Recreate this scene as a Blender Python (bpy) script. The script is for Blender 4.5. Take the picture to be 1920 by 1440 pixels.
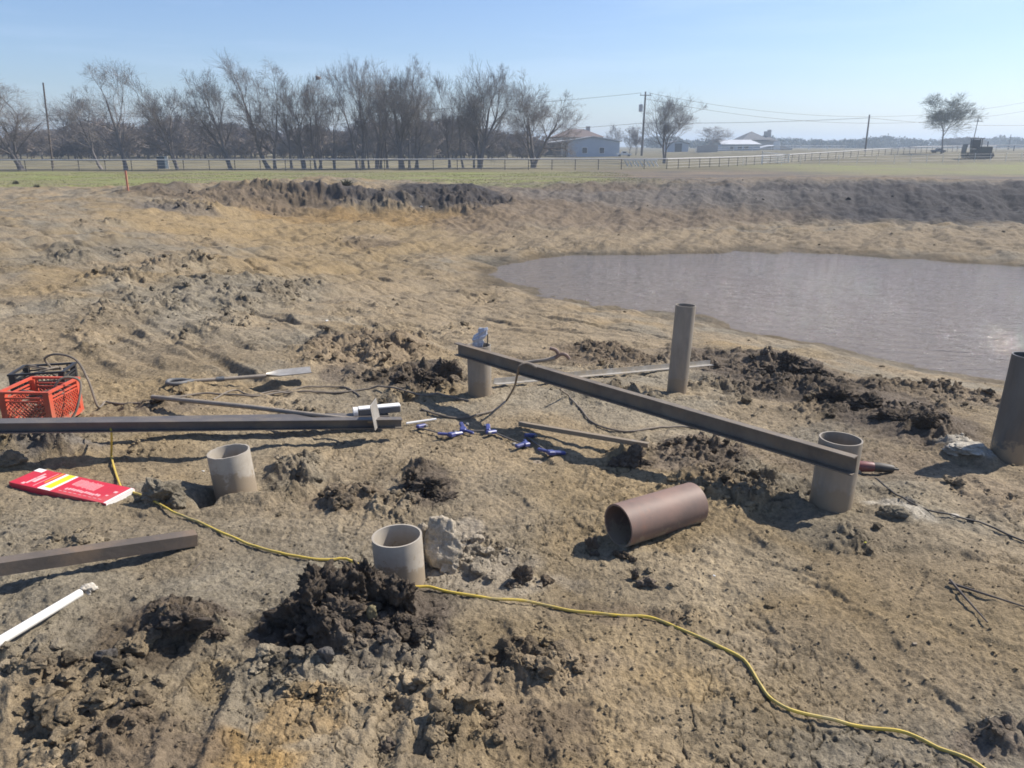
import bpy, bmesh, math, random
import numpy as np
from mathutils import Vector, Matrix
R = math.radians
for o in list(bpy.data.objects): bpy.data.objects.remove(o)
sc = bpy.context.scene
C = sc.collection

# ------------------------------------------------------------ camera, sky, sun
F_PX = 1480.0; CAMZ = 1.9; PITCH = math.atan(446 / 1480.0)
SP, CP = math.sin(PITCH), math.cos(PITCH)
cam_d = bpy.data.cameras.new('camera'); cam = bpy.data.objects.new('camera', cam_d); C.objects.link(cam)
cam_d.sensor_width = 36; cam_d.lens = 36 * F_PX / 1920
cam_d.clip_start = 0.05; cam_d.clip_end = 6000
cam.location = (0, 0, CAMZ); cam.rotation_euler = (R(90) - PITCH, 0, 0)
sc.camera = cam

SUN_AZ, SUN_EL = 66.0, 44.0      # azimuth clockwise from +Y
world = bpy.data.worlds.new('World'); sc.world = world; world.use_nodes = True
wn, wl = world.node_tree.nodes, world.node_tree.links
bg = wn['Background']; sky = wn.new('ShaderNodeTexSky'); sky.sky_type = 'NISHITA'; sky.sun_disc = False
sky.sun_elevation = R(SUN_EL); sky.sun_rotation = R(SUN_AZ)
sky.altitude = 200; sky.air_density = 1.0; sky.dust_density = 0.7; sky.ozone_density = 3.5
# thin high cloud streaks
tc = wn.new('ShaderNodeTexCoord'); mp = wn.new('ShaderNodeMapping'); mp.inputs['Scale'].default_value = (1.2, 1.6, 12.0)
mp.inputs['Rotation'].default_value = (0.0, 0.12, 0.0)
nz = wn.new('ShaderNodeTexNoise'); nz.inputs['Scale'].default_value = 1.6; nz.inputs['Detail'].default_value = 7; nz.inputs['Roughness'].default_value = .6
rp = wn.new('ShaderNodeMapRange'); rp.inputs['From Min'].default_value = .48; rp.inputs['From Max'].default_value = .85
rp.inputs['To Min'].default_value = 0; rp.inputs['To Max'].default_value = .22
mx = wn.new('ShaderNodeMixRGB'); mx.inputs['Color2'].default_value = (8.2, 9.0, 10.0, 1)
wl.new(tc.outputs['Generated'], mp.inputs['Vector']); wl.new(mp.outputs['Vector'], nz.inputs['Vector'])
wl.new(nz.outputs['Fac'], rp.inputs['Value']); wl.new(rp.outputs['Result'], mx.inputs['Fac'])
wl.new(sky.outputs['Color'], mx.inputs['Color1']); tn = wn.new('ShaderNodeMixRGB'); tn.blend_type = 'MULTIPLY'; tn.inputs['Fac'].default_value = 1; tn.inputs['Color2'].default_value = (.90, .93, 1.05, 1)
wl.new(mx.outputs['Color'], tn.inputs['Color1']); wl.new(tn.outputs['Color'], bg.inputs['Color'])
bg.inputs['Strength'].default_value = 0.087

sun_d = bpy.data.lights.new('sun', 'SUN'); sun_d.energy = 4.5; sun_d.angle = R(0.53); sun_d.color = (1.0, .93, .83)
sun = bpy.data.objects.new('sun', sun_d); C.objects.link(sun)
sdir = Vector((math.sin(R(SUN_AZ)) * math.cos(R(SUN_EL)), math.cos(R(SUN_AZ)) * math.cos(R(SUN_EL)), math.sin(R(SUN_EL))))
sun.rotation_euler = sdir.to_track_quat('Z', 'Y').to_euler(); sun.location = (20, 20, 30)
sc.view_settings.view_transform = 'Standard'; sc.view_settings.look = 'None'
sc.cycles.filter_width = 1.7
sc.view_settings.exposure = 0.72; sc.view_settings.gamma = 1.0

# ------------------------------------------------------------ noise in numpy
M32 = np.uint64(0xFFFFFFFF)
def _h(ix, iy, iz, seed):
    a = (ix.astype(np.int64).astype(np.uint64) * np.uint64(374761393) + iy.astype(np.int64).astype(np.uint64) * np.uint64(668265263)
         + iz.astype(np.int64).astype(np.uint64) * np.uint64(2147483647 - 58) + np.uint64((seed * 974634777 + 12345) % (1 << 32))) & M32
    a = ((a ^ (a >> np.uint64(13))) * np.uint64(1274126177)) & M32
    a = ((a ^ (a >> np.uint64(16))) * np.uint64(2246822519)) & M32
    a = a ^ (a >> np.uint64(15))
    return a.astype(np.float64) / 4294967295.0
Z0 = np.zeros(1, dtype=np.int64)
_rs = np.random.default_rng(1234); PERM = _rs.permutation(4096).astype(np.int32); PERM = np.concatenate([PERM, PERM]); RV = _rs.uniform(0, 1, 4096)
GC, GS = np.cos(RV * 2 * np.pi), np.sin(RV * 2 * np.pi)
def _pi(ix, iy, seed):
    return PERM[(PERM[(ix + seed * 131) & 4095] + iy) & 4095]
def gn(x, y, seed=0):
    ix, iy = np.floor(x), np.floor(y); fx, fy = x - ix, y - iy; ix = ix.astype(np.int32); iy = iy.astype(np.int32)
    ux = fx * fx * fx * (fx * (fx * 6 - 15) + 10); uy = fy * fy * fy * (fy * (fy * 6 - 15) + 10)
    def g(a, b):
        t = _pi(ix + a, iy + b, seed)
        return GC[t] * (fx - a) + GS[t] * (fy - b)
    return ((g(0, 0) * (1 - ux) + g(1, 0) * ux) * (1 - uy) + (g(0, 1) * (1 - ux) + g(1, 1) * ux) * uy) * 1.5
def fbm(x, y, o=4, seed=0, gain=.5):
    s = 0; a = 1.0
    for k in range(o):
        s = s + a * gn(x * 2 ** k + 17.3 * k, y * 2 ** k - 9.1 * k, seed + k); a *= gain
    return s
def vn3(p, seed=0):
    i = np.floor(p); f = p - i; u = f * f * (3 - 2 * f); s = 0
    for a in (0, 1):
        for b in (0, 1):
            for c in (0, 1):
                w = (u[:, 0] if a else 1 - u[:, 0]) * (u[:, 1] if b else 1 - u[:, 1]) * (u[:, 2] if c else 1 - u[:, 2])
                s = s + w * _h(i[:, 0] + a, i[:, 1] + b, i[:, 2] + c, seed)
    return s * 2 - 1
def worley(x, y, seed=0, jit=.9):
    ix, iy = np.floor(x).astype(np.int32), np.floor(y).astype(np.int32)
    f1 = np.full(x.shape, 9.0); f2 = np.full(x.shape, 9.0); cid = np.zeros(x.shape)
    for a in (-1, 0, 1):
        for b in (-1, 0, 1):
            cx, cy = ix + a, iy + b
            h_ = _pi(cx, cy, seed); px = cx + .5 + jit * (RV[h_] - .5); py = cy + .5 + jit * (RV[(h_ * 7 + 13) & 4095] - .5)
            d = (px - x) ** 2 + (py - y) ** 2
            nw = d < f1
            f2 = np.where(nw, f1, np.minimum(f2, d)); cid = np.where(nw, RV[(h_ * 5 + 101) & 4095], cid); f1 = np.where(nw, d, f1)
    return np.sqrt(f1), np.sqrt(f2), cid
def sstep(a, b, x):
    t = np.clip((x - a) / (b - a), 0, 1); return t * t * (3 - 2 * t)

# ------------------------------------------------------------ where things are: a pixel ray met with a height gives a place in metres
def ray(px, py):
    u, v = (px - 960) / F_PX, (py - 720) / F_PX
    return np.array([u, CP - v * SP, -(SP + v * CP)])
def P(px, py, h):
    d = ray(px, py); t = h / -d[2]
    return np.array([d[0] * t, d[1] * t, CAMZ - h])
def z_at(py, Y):                       # height seen at row py on something standing at distance Y
    v = (py - 720) / F_PX
    return CAMZ - Y * (SP + v * CP) / (CP - v * SP)

W = 3.2                                # pond level below the lens
WZ = CAMZ - W
ctrl = [P(*q) for q in [
    (960, 1440, 1.80), (200, 1430, 1.76), (1850, 1430, 1.82), (745, 1105, 1.80), (433, 930, 1.79), (1575, 958, 1.81),
    (1893, 865, 1.86), (898, 748, 1.88), (1280, 742, 1.95), (1150, 850, 1.85), (200, 870, 1.78), (30, 800, 1.78), (650, 805, 1.82),
    (1500, 760, 1.98), (1720, 775, 1.98), (1300, 860, 1.84), (1850, 1050, 1.82), (1850, 800, 1.93), (100, 1100, 1.74),
    # near shore
    (925, 515, W), (960, 535, W - .02), (1030, 556, W - .02), (1150, 572, W - .02), (1240, 585, W - .02), (1310, 600, W - .02), (1400, 621, W - .02),
    (1500, 642, W - .02), (1600, 662, W - .02), (1700, 684, W - .02), (1800, 704, W - .02), (1920, 722, W - .02), (2050, 748, W - .02),
    # slope between the posts and the shore
    (1720, 728, 2.5), (1500, 700, 2.45), (1300, 660, 2.5), (1100, 620, 2.55), (1000, 660, 2.3), (900, 570, 2.85), (800, 520, 2.98), (1100, 690, 2.12), (1950, 765, 2.45),
    # left slope
    (830, 690, 2.04), (750, 620, 2.32), (600, 620, 2.12), (300, 620, 1.93), (500, 560, 2.32), (300, 500, 2.08), (0, 450, 1.88), (0, 600, 1.86), (0, 700, 1.82), (300, 700, 1.84), (600, 700, 1.92),
    (650, 520, 2.78), (500, 485, 2.62), (150, 420, 1.9), (600, 440, 2.72), (700, 480, 2.95), (850, 490, 3.05), (450, 418, 2.5), (520, 450, 2.75), (800, 440, 2.88), (900, 430, 2.85),
    (-200, 600, 1.86), (-300, 450, 1.88), (-200, 800, 1.8),
    # bank crest and toe
    (240, 366, 1.84), (400, 366, 1.82), (560, 362, 1.8), (720, 358, 1.8), (850, 354, 1.84), (950, 352, 1.9), (1100, 349, 1.82), (1300, 347, 1.78), (1500, 346, 1.76), (1700, 346, 1.75), (1920, 346, 1.75),
    (400, 392, 2.1), (560, 396, 2.42), (640, 418, 2.66), (720, 400, 2.5), (850, 402, 2.56), (780, 425, 2.78), (960, 395, 2.42), (1100, 384, 2.42), (1300, 381, 2.42), (1500, 379, 2.42), (1700, 379, 2.42), (1920, 379, 2.42), (960, 430, 2.88), (1100, 425, 2.93), (1300, 418, 2.96), (1500, 413, 2.96), (1700, 412, 2.96), (1920, 412, 2.96),
    (1000, 455, 3.02), (1200, 448, 3.04), (1500, 440, 3.03), (1800, 450, 3.05), (1300, 430, 3.0), (1700, 428, 3.0), (1920, 430, 3.0),
    # far shore
    (1000, 484, W - .02), (1100, 478, W - .02), (1200, 477, W - .02), (1350, 472, W - .02), (1500, 470, W - .02), (1650, 480, W - .02), (1750, 487, W - .02), (1850, 494, W - .02), (1920, 498, W - .02), (2050, 508, W - .02),
    # pond bed
    (1050, 515, W + .25), (1200, 520, W + .5), (1400, 545, W + .6), (1600, 575, W + .6), (1800, 600, W + .6), (1900, 650, W + .45), (1900, 560, W + .6), (2100, 620, W + .5)]]
ctrl += [np.array(q) for q in [(-8, 1, .1), (-3, -2, .12), (3, -2, .12), (8, 0, .05), (0, -8, .1), (-15, -4, .05), (-15, 8, .02), (-16, 18, 0), (-20, 30, 0), (-40, 20, 0), (-40, 45, 0),
    (-10, 42, 0), (0, 46, 0), (10, 46, 0), (20, 46, 0), (30, 48, 0), (45, 45, 0), (45, 30, 0), (40, 15, -.2), (30, 8, 0), (15, 3, -.2), (20, -8, 0), (-25, 55, 0), (30, 60, 0), (0, 60, 0), (40, -10, 0),
    (26, 20, -1.7), (24, 16, -1.7), (34, 24, -.6), (30, 13, -.9)]]
ctrl = np.array(ctrl)
def _k(r2): return .5 * r2 * np.log(r2 + 1e-9)
n = len(ctrl)
D2 = ((ctrl[:, None, :2] - ctrl[None, :, :2]) ** 2).sum(2)
A = np.zeros((n + 3, n + 3)); A[:n, :n] = _k(D2) + np.eye(n) * .02
A[:n, n] = 1; A[:n, n + 1:] = ctrl[:, :2]; A[n, :n] = 1; A[n + 1:, :n] = ctrl[:, :2].T
SOL = np.linalg.solve(A, np.concatenate([ctrl[:, 2], [0, 0, 0]]))
def base_h(x, y):
    x = np.asarray(x, float); y = np.asarray(y, float); out = np.zeros(x.shape)
    fx, fy, fo = x.ravel(), y.ravel(), out.ravel()
    for s in range(0, fx.size, 60000):
        a, b = fx[s:s + 60000], fy[s:s + 60000]
        r = SOL[n] + SOL[n + 1] * a + SOL[n + 2] * b
        for i in range(n):
            r = r + SOL[i] * _k((a - ctrl[i, 0]) ** 2 + (b - ctrl[i, 1]) ** 2)
        fo[s:s + 60000] = r
    out = fo.reshape(x.shape)
    rr = np.hypot(x, y); w = 1 - sstep(44, 54, rr)
    w = w * (1 - sstep(36, 46, np.abs(x)))
    out = out * w
    rise = 1.05 * sstep(8, 62, x) * sstep(62, 130, y)
    return out + rise
def ground_pt(px, py, hf=None):
    hf = hf or base_h
    d = ray(px, py); t = np.geomspace(1.5, 900, 1500)
    x, y, z = d[0] * t, d[1] * t, CAMZ + d[2] * t
    g = hf(x, y); below = np.nonzero(z < g)[0]
    if len(below) == 0: i = len(t) - 1; return np.array([x[i], y[i], g[i]])
    i = max(below[0], 1); a = z[i - 1] - g[i - 1]; b = z[i] - g[i]; k = a / (a - b + 1e-12)
    tt = t[i - 1] + (t[i] - t[i - 1]) * k
    return np.array([d[0] * tt, d[1] * tt, CAMZ + d[2] * tt])

# blobs: centre and size on the ground in metres (from where they stand in view)
def blob(px, py, rx, ry):
    c = ground_pt(px, py); a = ground_pt(px, py - ry); b = ground_pt(px, py + ry)
    l = ground_pt(px - rx, py); r = ground_pt(px + rx, py)
    return c[0], c[1], max(abs(r[0] - l[0]) / 2, .03), min(max(abs(a[1] - b[1]) / 2, .03), 6.0)
def blob_val(B, x, y, warp=None):
    cx, cy, rx, ry = B
    dx = (x - cx) / rx; dy = (y - cy) / ry
    q = dx * dx + dy * dy
    return np.exp(-.9 * q * q * .6 - .5 * q)
# rough (clod) zones: px,py,rx,ry, strength, clod size
ROUGH = [(350, 560, 230, 75, .55, .8), (160, 480, 180, 35, .5, .9), (100, 650, 140, 45, .4, .6), (620, 480, 200, 40, .22, .8), (420, 372, 200, 12, .8, 1.0), (700, 590, 160, 40, .35, .6), (250, 720, 260, 25, .3, .5), (1000, 600, 200, 25, .2, .6), (720, 1190, 150, 50, .7, .6), (540, 1130, 80, 40, .5, .6), (1150, 1180, 260, 40, .3, .5), (680, 1170, 170, 60, .8, .7), (330, 1170, 110, 50, .75, .8), (150, 1250, 220, 90, .62, .7), (250, 1380, 300, 80, .48, .6), (620, 1300, 260, 60, .5, .5), (780, 915, 70, 50, .9, .7), (650, 925, 60, 25, .5, .6),
    (900, 1050, 80, 45, .6, .6), (980, 1080, 70, 35, .5, .6), (560, 885, 60, 35, .7, .7), (770, 715, 130, 28, 1.0, .8), (700, 650, 130, 45, .8, .6), (500, 560, 110, 50, .75, .8), (300, 500, 130, 45, .7, .7), (420, 600, 80, 35, .7, .8),
    (1150, 670, 110, 26, .9, .6), (1390, 690, 110, 30, .8, .7), (1540, 740, 140, 38, .85, .8), (1690, 800, 110, 35, .7, .8), (1790, 745, 90, 22, .6, .6), (1320, 870, 120, 45, .75, .7), (1420, 920, 120, 45, .8, .7), (1480, 950, 70, 35, .5, .6),
    (1590, 1020, 110, 30, .5, .5), (1720, 930, 110, 40, .45, .6), (1180, 855, 40, 25, .8, .7), (1880, 960, 120, 80, .45, .6), (980, 1250, 120, 50, .5, .5), (1010, 1370, 90, 60, .6, .5), (880, 1370, 90, 50, .5, .5),
    (80, 845, 130, 22, .9, .8), (310, 920, 60, 30, .5, .6), (240, 845, 90, 20, .5, .6), (1880, 1400, 90, 50, .7, .8), (1190, 745, 120, 20, .6, .6), (1350, 730, 60, 25, .8, .8),
    (300, 760, 90, 15, .6, .7), (560, 765, 120, 15, .5, .6), (100, 1030, 200, 30, .35, .5), (400, 1250, 120, 50, .6, .6), (1250, 1080, 100, 40, .3, .5),
    (340, 385, 120, 10, .9, 1.6), (640, 375, 260, 14, 1.0, 1.8), (860, 378, 110, 18, 1.0, 1.8), (650, 455, 60, 14, .5, 1.2), (1500, 370, 500, 20, .3, 1.0), (1250, 345, 500, 8, .35, 1.2), (1000, 470, 90, 6, .6, 1.2), (1400, 478, 300, 4, .5, 1.0),
    (1800, 385, 220, 22, .4, 1.0), (850, 620, 70, 22, .4, .6), (900, 560, 60, 14, .35, .6), (1000, 500, 60, 5, .5, 1.0), (100, 560, 120, 40, .3, .6), (200, 420, 100, 15, .5, 1.2)]
ROUGHB = [(blob(a, b, c, d), e, f) for a, b, c, d, e, f in ROUGH]
# heaps in the ground itself: px,py,rx,ry,height
HEAPS = [(660, 1140, 110, 50, .03), (1485, 690, 65, 18, .13), (1600, 748, 100, 18, .10), (1720, 795, 80, 16, .06), (1400, 720, 80, 14, .04), (320, 925, 45, 18, .05), (855, 1045, 60, 30, .05), (820, 700, 60, 12, .10),
    (1320, 860, 90, 25, .02), (60, 855, 130, 20, .10), (330, 1170, 80, 35, .05), (130, 1120, 80, 40, .05), (1690, 965, 45, 16, .05), (1820, 850, 50, 16, .06), (280, 362, 60, 6, .25), (640, 366, 260, 7, .30), (860, 362, 100, 8, .25),
    (470, 540, 120, 30, .10), (710, 650, 120, 25, .08), (1180, 860, 35, 16, .06), (470, 935, 50, 12, .05), (1530, 1000, 90, 18, .02), (520, 900, 60, 22, -.06), (395, 925, 22, 20, -.10), (1530, 925, 60, 20, -.05), (1440, 790, 120, 25, -.06)]
HEAPB = [(blob(a, b, c, d), e) for a, b, c, d, e in HEAPS]
def _bp(px, py): g = ground_pt(px, py); return g[0], g[1]
RUTS = []
for (a, b, c, e, w, dp) in [(400, 1270, 330, 1460, .055, .024), (770, 1240, 700, 1460, .05, .022), (930, 1180, 1010, 1460, .05, .014), (560, 540, 760, 640, .10, .035), (470, 560, 690, 690, .10, .035), (260, 600, 520, 740, .09, .03), (1400, 1180, 1920, 1130, .05, .007), (1350, 1050, 1920, 1240, .05, .007), (640, 560, 860, 640, .1, .03)]:
    p_, q_ = _bp(a, b), _bp(c, e); RUTS.append((p_[0], p_[1], q_[0], q_[1], w, dp))
_br = random.Random(12); BOOTS = []
for (a, b) in [(1080, 900), (1010, 860), (960, 940), (560, 960), (480, 1010), (520, 1070), (430, 1090), (1480, 1080), (1560, 1130), (1400, 1150), (1650, 1200), (1720, 1290), (1540, 1260), (1330, 1300), (1190, 1260), (1120, 1340), (1240, 1400), (1600, 1400), (1800, 1180), (1840, 1060), (1300, 960), (1230, 820), (1150, 770), (1080, 760), (1300, 780), (700, 860), (660, 980), (330, 1060), (200, 960), (1460, 1220), (1010, 1180), (880, 1290), (640, 1390), (1700, 1100), (1390, 1010), (560, 830), (620, 900)]:
    p_ = _bp(a, b); BOOTS.append((p_[0], p_[1], _br.uniform(0, 3.14), 0))
def rough_mask(x, y):
    m = np.zeros(x.shape); s = np.zeros(x.shape) + 1e-6; sz = np.zeros(x.shape) + 1e-6 * .7
    wx = x + .12 * fbm(x * 1.7, y * 1.7, 3, 5) * (1 + .05 * np.hypot(x, y)); wy = y + .12 * fbm(x * 1.7, y * 1.7, 3, 9) * (1 + .05 * np.hypot(x, y))
    for B, st, cs in ROUGHB:
        v = blob_val(B, wx, wy) * st
        m = np.maximum(m, v); s += v; sz += v * cs
    m = m * np.clip(.75 + .9 * fbm(x * 2.2, y * 2.2, 3, 41), .15, 1.3)
    return np.clip(m, 0, 1), sz / s
def clod_layer(x, y, s, seed):
    wx = x / s + .35 * gn(x / s * 1.3, y / s * 1.3, seed + 3); wy = y / s + .35 * gn(x / s * 1.3 + 5, y / s * 1.3, seed + 4)
    f1, f2, c = worley(wx, wy, seed)
    dome = np.sqrt(np.clip(1 - (f1 * 1.25) ** 2, 0, 1)); q = (c * 97.13) % 1 * 6.283
    slab = sstep(0, .16, f2 - f1) * np.clip(.62 + .5 * (np.cos(q) * (wx - np.floor(wx) - .5) + np.sin(q) * (wy - np.floor(wy) - .5)), .1, 1)
    return (.45 * dome + .6 * slab) * sstep(.25, .9, c) * sstep(0, .18, f2 - f1)
def detail_h(x, y, full=False):
    r = np.hypot(x, y); m, sz = rough_mask(x, y)
    near = 1 - sstep(46, 54, r)
    d = .035 * fbm(x * .55, y * .55, 3, 60) + .05 * np.clip((r - 4) / 12, 0, 1) * near * fbm(x * 1.4, y * 1.4, 4, 65, .55) + .016 * fbm(x * 2.1, y * 2.1, 3, 70)
    rg = 1 - np.abs(fbm(x * 6.3 + .6 * fbm(x * 3, y * 3, 2, 2), y * 6.3, 3, 80)) * 1.6
    d += .016 * rg * (.4 + m)
    pt = np.clip(.65 + 1.1 * fbm(x * .9, y * .9, 3, 97), .12, 1.15) * (1 - .0 * m); pt = np.maximum(pt, m)
    d += pt * .0065 * fbm(x * 24, y * 24, 3, 90) * (.8 + 1.6 * m) + .0030 * fbm(x * 55, y * 55, 2, 95) * (r < 9)
    for B, hh in HEAPB:
        d = d + hh * blob_val(B, x + .05 * gn(x * 5, y * 5, 3), y + .05 * gn(x * 5, y * 5, 4)) * near
    k = np.clip(.9 + .25 * (sz - .7), .6, 1.3) * (1 + np.clip((r - 8) / 22, 0, .5))
    d += sstep(.05, .6, m) * near * .030 * (1 - 2.2 * np.abs(fbm(x * 4.3 + .3 * gn(x * 9, y * 9, 6), y * 4.3, 3, 160)))
    c1 = clod_layer(x, y, .23, 101); c2 = clod_layer(x, y, .115, 102); c3 = clod_layer(x, y, .055, 103)
    c4 = clod_layer(x, y, .55, 104)
    mm = sstep(.12, .75, m)
    d += mm * k * (.055 * c1 + .042 * c2 * (.4 + .6 * c1) + .020 * c2 + .016 * c3)
    d += sstep(.3, .9, m) * np.clip((r - 9) / 10, 0, 1) * .09 * c4 * near
    d += (.0055 * c3 * sstep(.0, .5, fbm(x * 1.3, y * 1.3, 3, 120) + .15)) * (1 - mm) * near   # sparse crumbs
    # boot scrapes and tyre ruts, on the flats
    d -= .018 * sstep(.35, .75, fbm(x * .9 + 4, y * 2.6, 3, 130)) * (1 - mm)
    d += .010 * np.sin((x * .55 + y * .25) * 30 + 2 * gn(x * 2, y * 2, 8)) * sstep(.2, .5, gn(x * .35 + 3, y * .35 + 1, 131)) * (1 - mm) * near
    nr_ = r < 11
    if nr_.any():
        xa, ya = x[nr_], y[nr_]; wv = .02 * gn(xa * 3, ya * 3, 301); e = np.zeros(xa.shape)
        for (ax, ay, bx_, by_, wd, dp) in RUTS:
            vx, vy = bx_ - ax, by_ - ay; L2 = vx * vx + vy * vy; t = np.clip(((xa - ax) * vx + (ya - ay) * vy) / L2, 0, 1)
            q = (np.hypot(xa - ax - t * vx, ya - ay - t * vy) + wv) / wd; lug = .75 + .6 * gn(t * math.sqrt(L2) * 6 + ax * 9, wv * 8, 302) + .12 * np.sin(t * math.sqrt(L2) * 75)
            e += -dp * lug * np.exp(-q ** 4) + dp * .55 * np.exp(-((q - 1.35) / .4) ** 2)
        for (ax, ay, an, sd_) in BOOTS:
            c_, s_ = math.cos(an), math.sin(an); u = (xa - ax) * c_ + (ya - ay) * s_; v = -(xa - ax) * s_ + (ya - ay) * c_
            k = (np.abs(u) < .3) & (np.abs(v) < .2)
            if k.any():
                uu, vv = u[k], v[k]; wd = .046 + .012 * np.sin((uu + .05) * 14); q = np.maximum(np.abs(uu) / .15, np.abs(vv) / wd)
                e[k] += -.008 * (1 - sstep(.7, 1.3, q)) * (1 + .12 * np.sin(uu * 190)) + .0035 * np.exp(-((q - 1.3) / .22) ** 2)
        d[nr_] += e * (1 - .8 * mm[nr_])
    # cracked drying clay
    f1, f2, c = worley(x * 7 + .4 * gn(x * 15, y * 15, 1), y * 7 + .4 * gn(x * 15, y * 15, 2), 140)
    crz = sstep(-.05, .3, gn(x * .8 + 8, y * .8, 141)) * (1 - mm)
    d -= .010 * (1 - sstep(0, .07, f2 - f1)) * crz * (r < 9)
    # rills that run down the golden bank
    bank = sstep(12, 17, r) * (1 - sstep(39, 43, y)) * near
    zb = np.clip((x * .45 + y), -99, 99)
    sm = sstep(5, 7.5, r) * (1 - sstep(22, 28, r)) * (1 - sstep(1.5, 4, x)); d += sm * (.032 * fbm((x - y) * .30, (x + y) * 1.5, 3, 170, .5) - .05 * sstep(.25, .6, fbm((x - y) * .22 + 7, (x + y) * 1.1, 3, 171)))
    face = sstep(26, 30, y) * (1 - sstep(36, 39, y)); d += face * near * (.03 * fbm(x * 1.1 + .2 * y, y * .3, 4, 172, .6) + .10 * fbm(x * .5, y * .6, 4, 173, .5))
    d += bank * (.11 * fbm((x - .35 * y) * .9, (x * .3 + y) * .22, 4, 150) + .05 * np.abs(fbm(x * .8, y * .5, 3, 151)))
    gr = sstep(44, 54, r)
    d = d * (1 - .6 * gr) + gr * .04 * fbm(x * .1, y * .1, 3, 152)
    return d, m, mm, crz * (1 - sstep(0, .09, f2 - f1))
def H(x, y):
    x = np.atleast_1d(np.asarray(x, float)); y = np.atleast_1d(np.asarray(y, float))
    b = base_h(x, y); d = detail_h(x, y)[0]
    sh = sstep(.02, .22, b - WZ)                  # keep the shoreline soft
    d = d * np.where(b > WZ, .55 + .45 * sh, .4)
    return b + d
def G(px, py):
    d = ray(px, py); g0 = ground_pt(px, py); t0 = g0[1] / d[1]; t = np.linspace(t0 * .82 - .1, t0 * 1.12 + .1, 160) if t0 < 80 else np.array([t0 * .97, t0, t0 * 1.03])
    x, y, z = d[0] * t, d[1] * t, CAMZ + d[2] * t; g = H(x, y); b = np.nonzero(z < g)[0]
    if len(b) == 0: return g0
    i = max(b[0], 1); a = z[i - 1] - g[i - 1]; c = z[i] - g[i]; k = min(max(a / (a - c + 1e-12), 0), 1); tt = t[i - 1] + (t[i] - t[i - 1]) * k
    return np.array([d[0] * tt, d[1] * tt, CAMZ + d[2] * tt])
def gz(x, y): return float(H(x, y)[0])

# ------------------------------------------------------------ mesh helpers
def mk_mesh(name, V, Fs, smooth=True):
    me = bpy.data.meshes.new(name); V = np.asarray(V, np.float32)
    if isinstance(Fs, np.ndarray): Fs = [Fs]
    loops = np.concatenate([f.ravel() for f in Fs]).astype(np.int32)
    cnt = np.concatenate([np.full(len(f), f.shape[1], np.int32) for f in Fs])
    st = np.concatenate([[0], np.cumsum(cnt)[:-1]]).astype(np.int32)
    me.vertices.add(len(V)); me.vertices.foreach_set('co', V.ravel())
    me.loops.add(len(loops)); me.loops.foreach_set('vertex_index', loops)
    me.polygons.add(len(cnt)); me.polygons.foreach_set('loop_start', st)
    me.polygons.foreach_set('use_smooth', np.full(len(cnt), smooth, bool))
    me.update(calc_edges=True); me.validate()
    return me
def put(name, me, mat=None, parent=None):
    o = bpy.data.objects.new(name, me); C.objects.link(o)
    if mat: me.materials.append(mat)
    if parent: o.parent = parent
    return o
def tag(o, label=None, cat=None, group=None, kind=None):
    if label: o['label'] = label
    if cat: o['category'] = cat
    if group: o['group'] = group
    if kind: o['kind'] = kind
    return o
def empty(name, loc, label, cat, group=None, rz=0):
    o = bpy.data.objects.new(name, None); C.objects.link(o); o.location = loc; o.rotation_euler = (0, 0, rz); o.empty_display_size = .1
    return tag(o, label, cat, group)
def set_col(me, col):
    a = me.attributes.new('soil', 'FLOAT_COLOR', 'POINT')
    c = np.ones((len(col), 4), np.float32); c[:, :3] = col; a.data.foreach_set('color', c.ravel())

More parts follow.
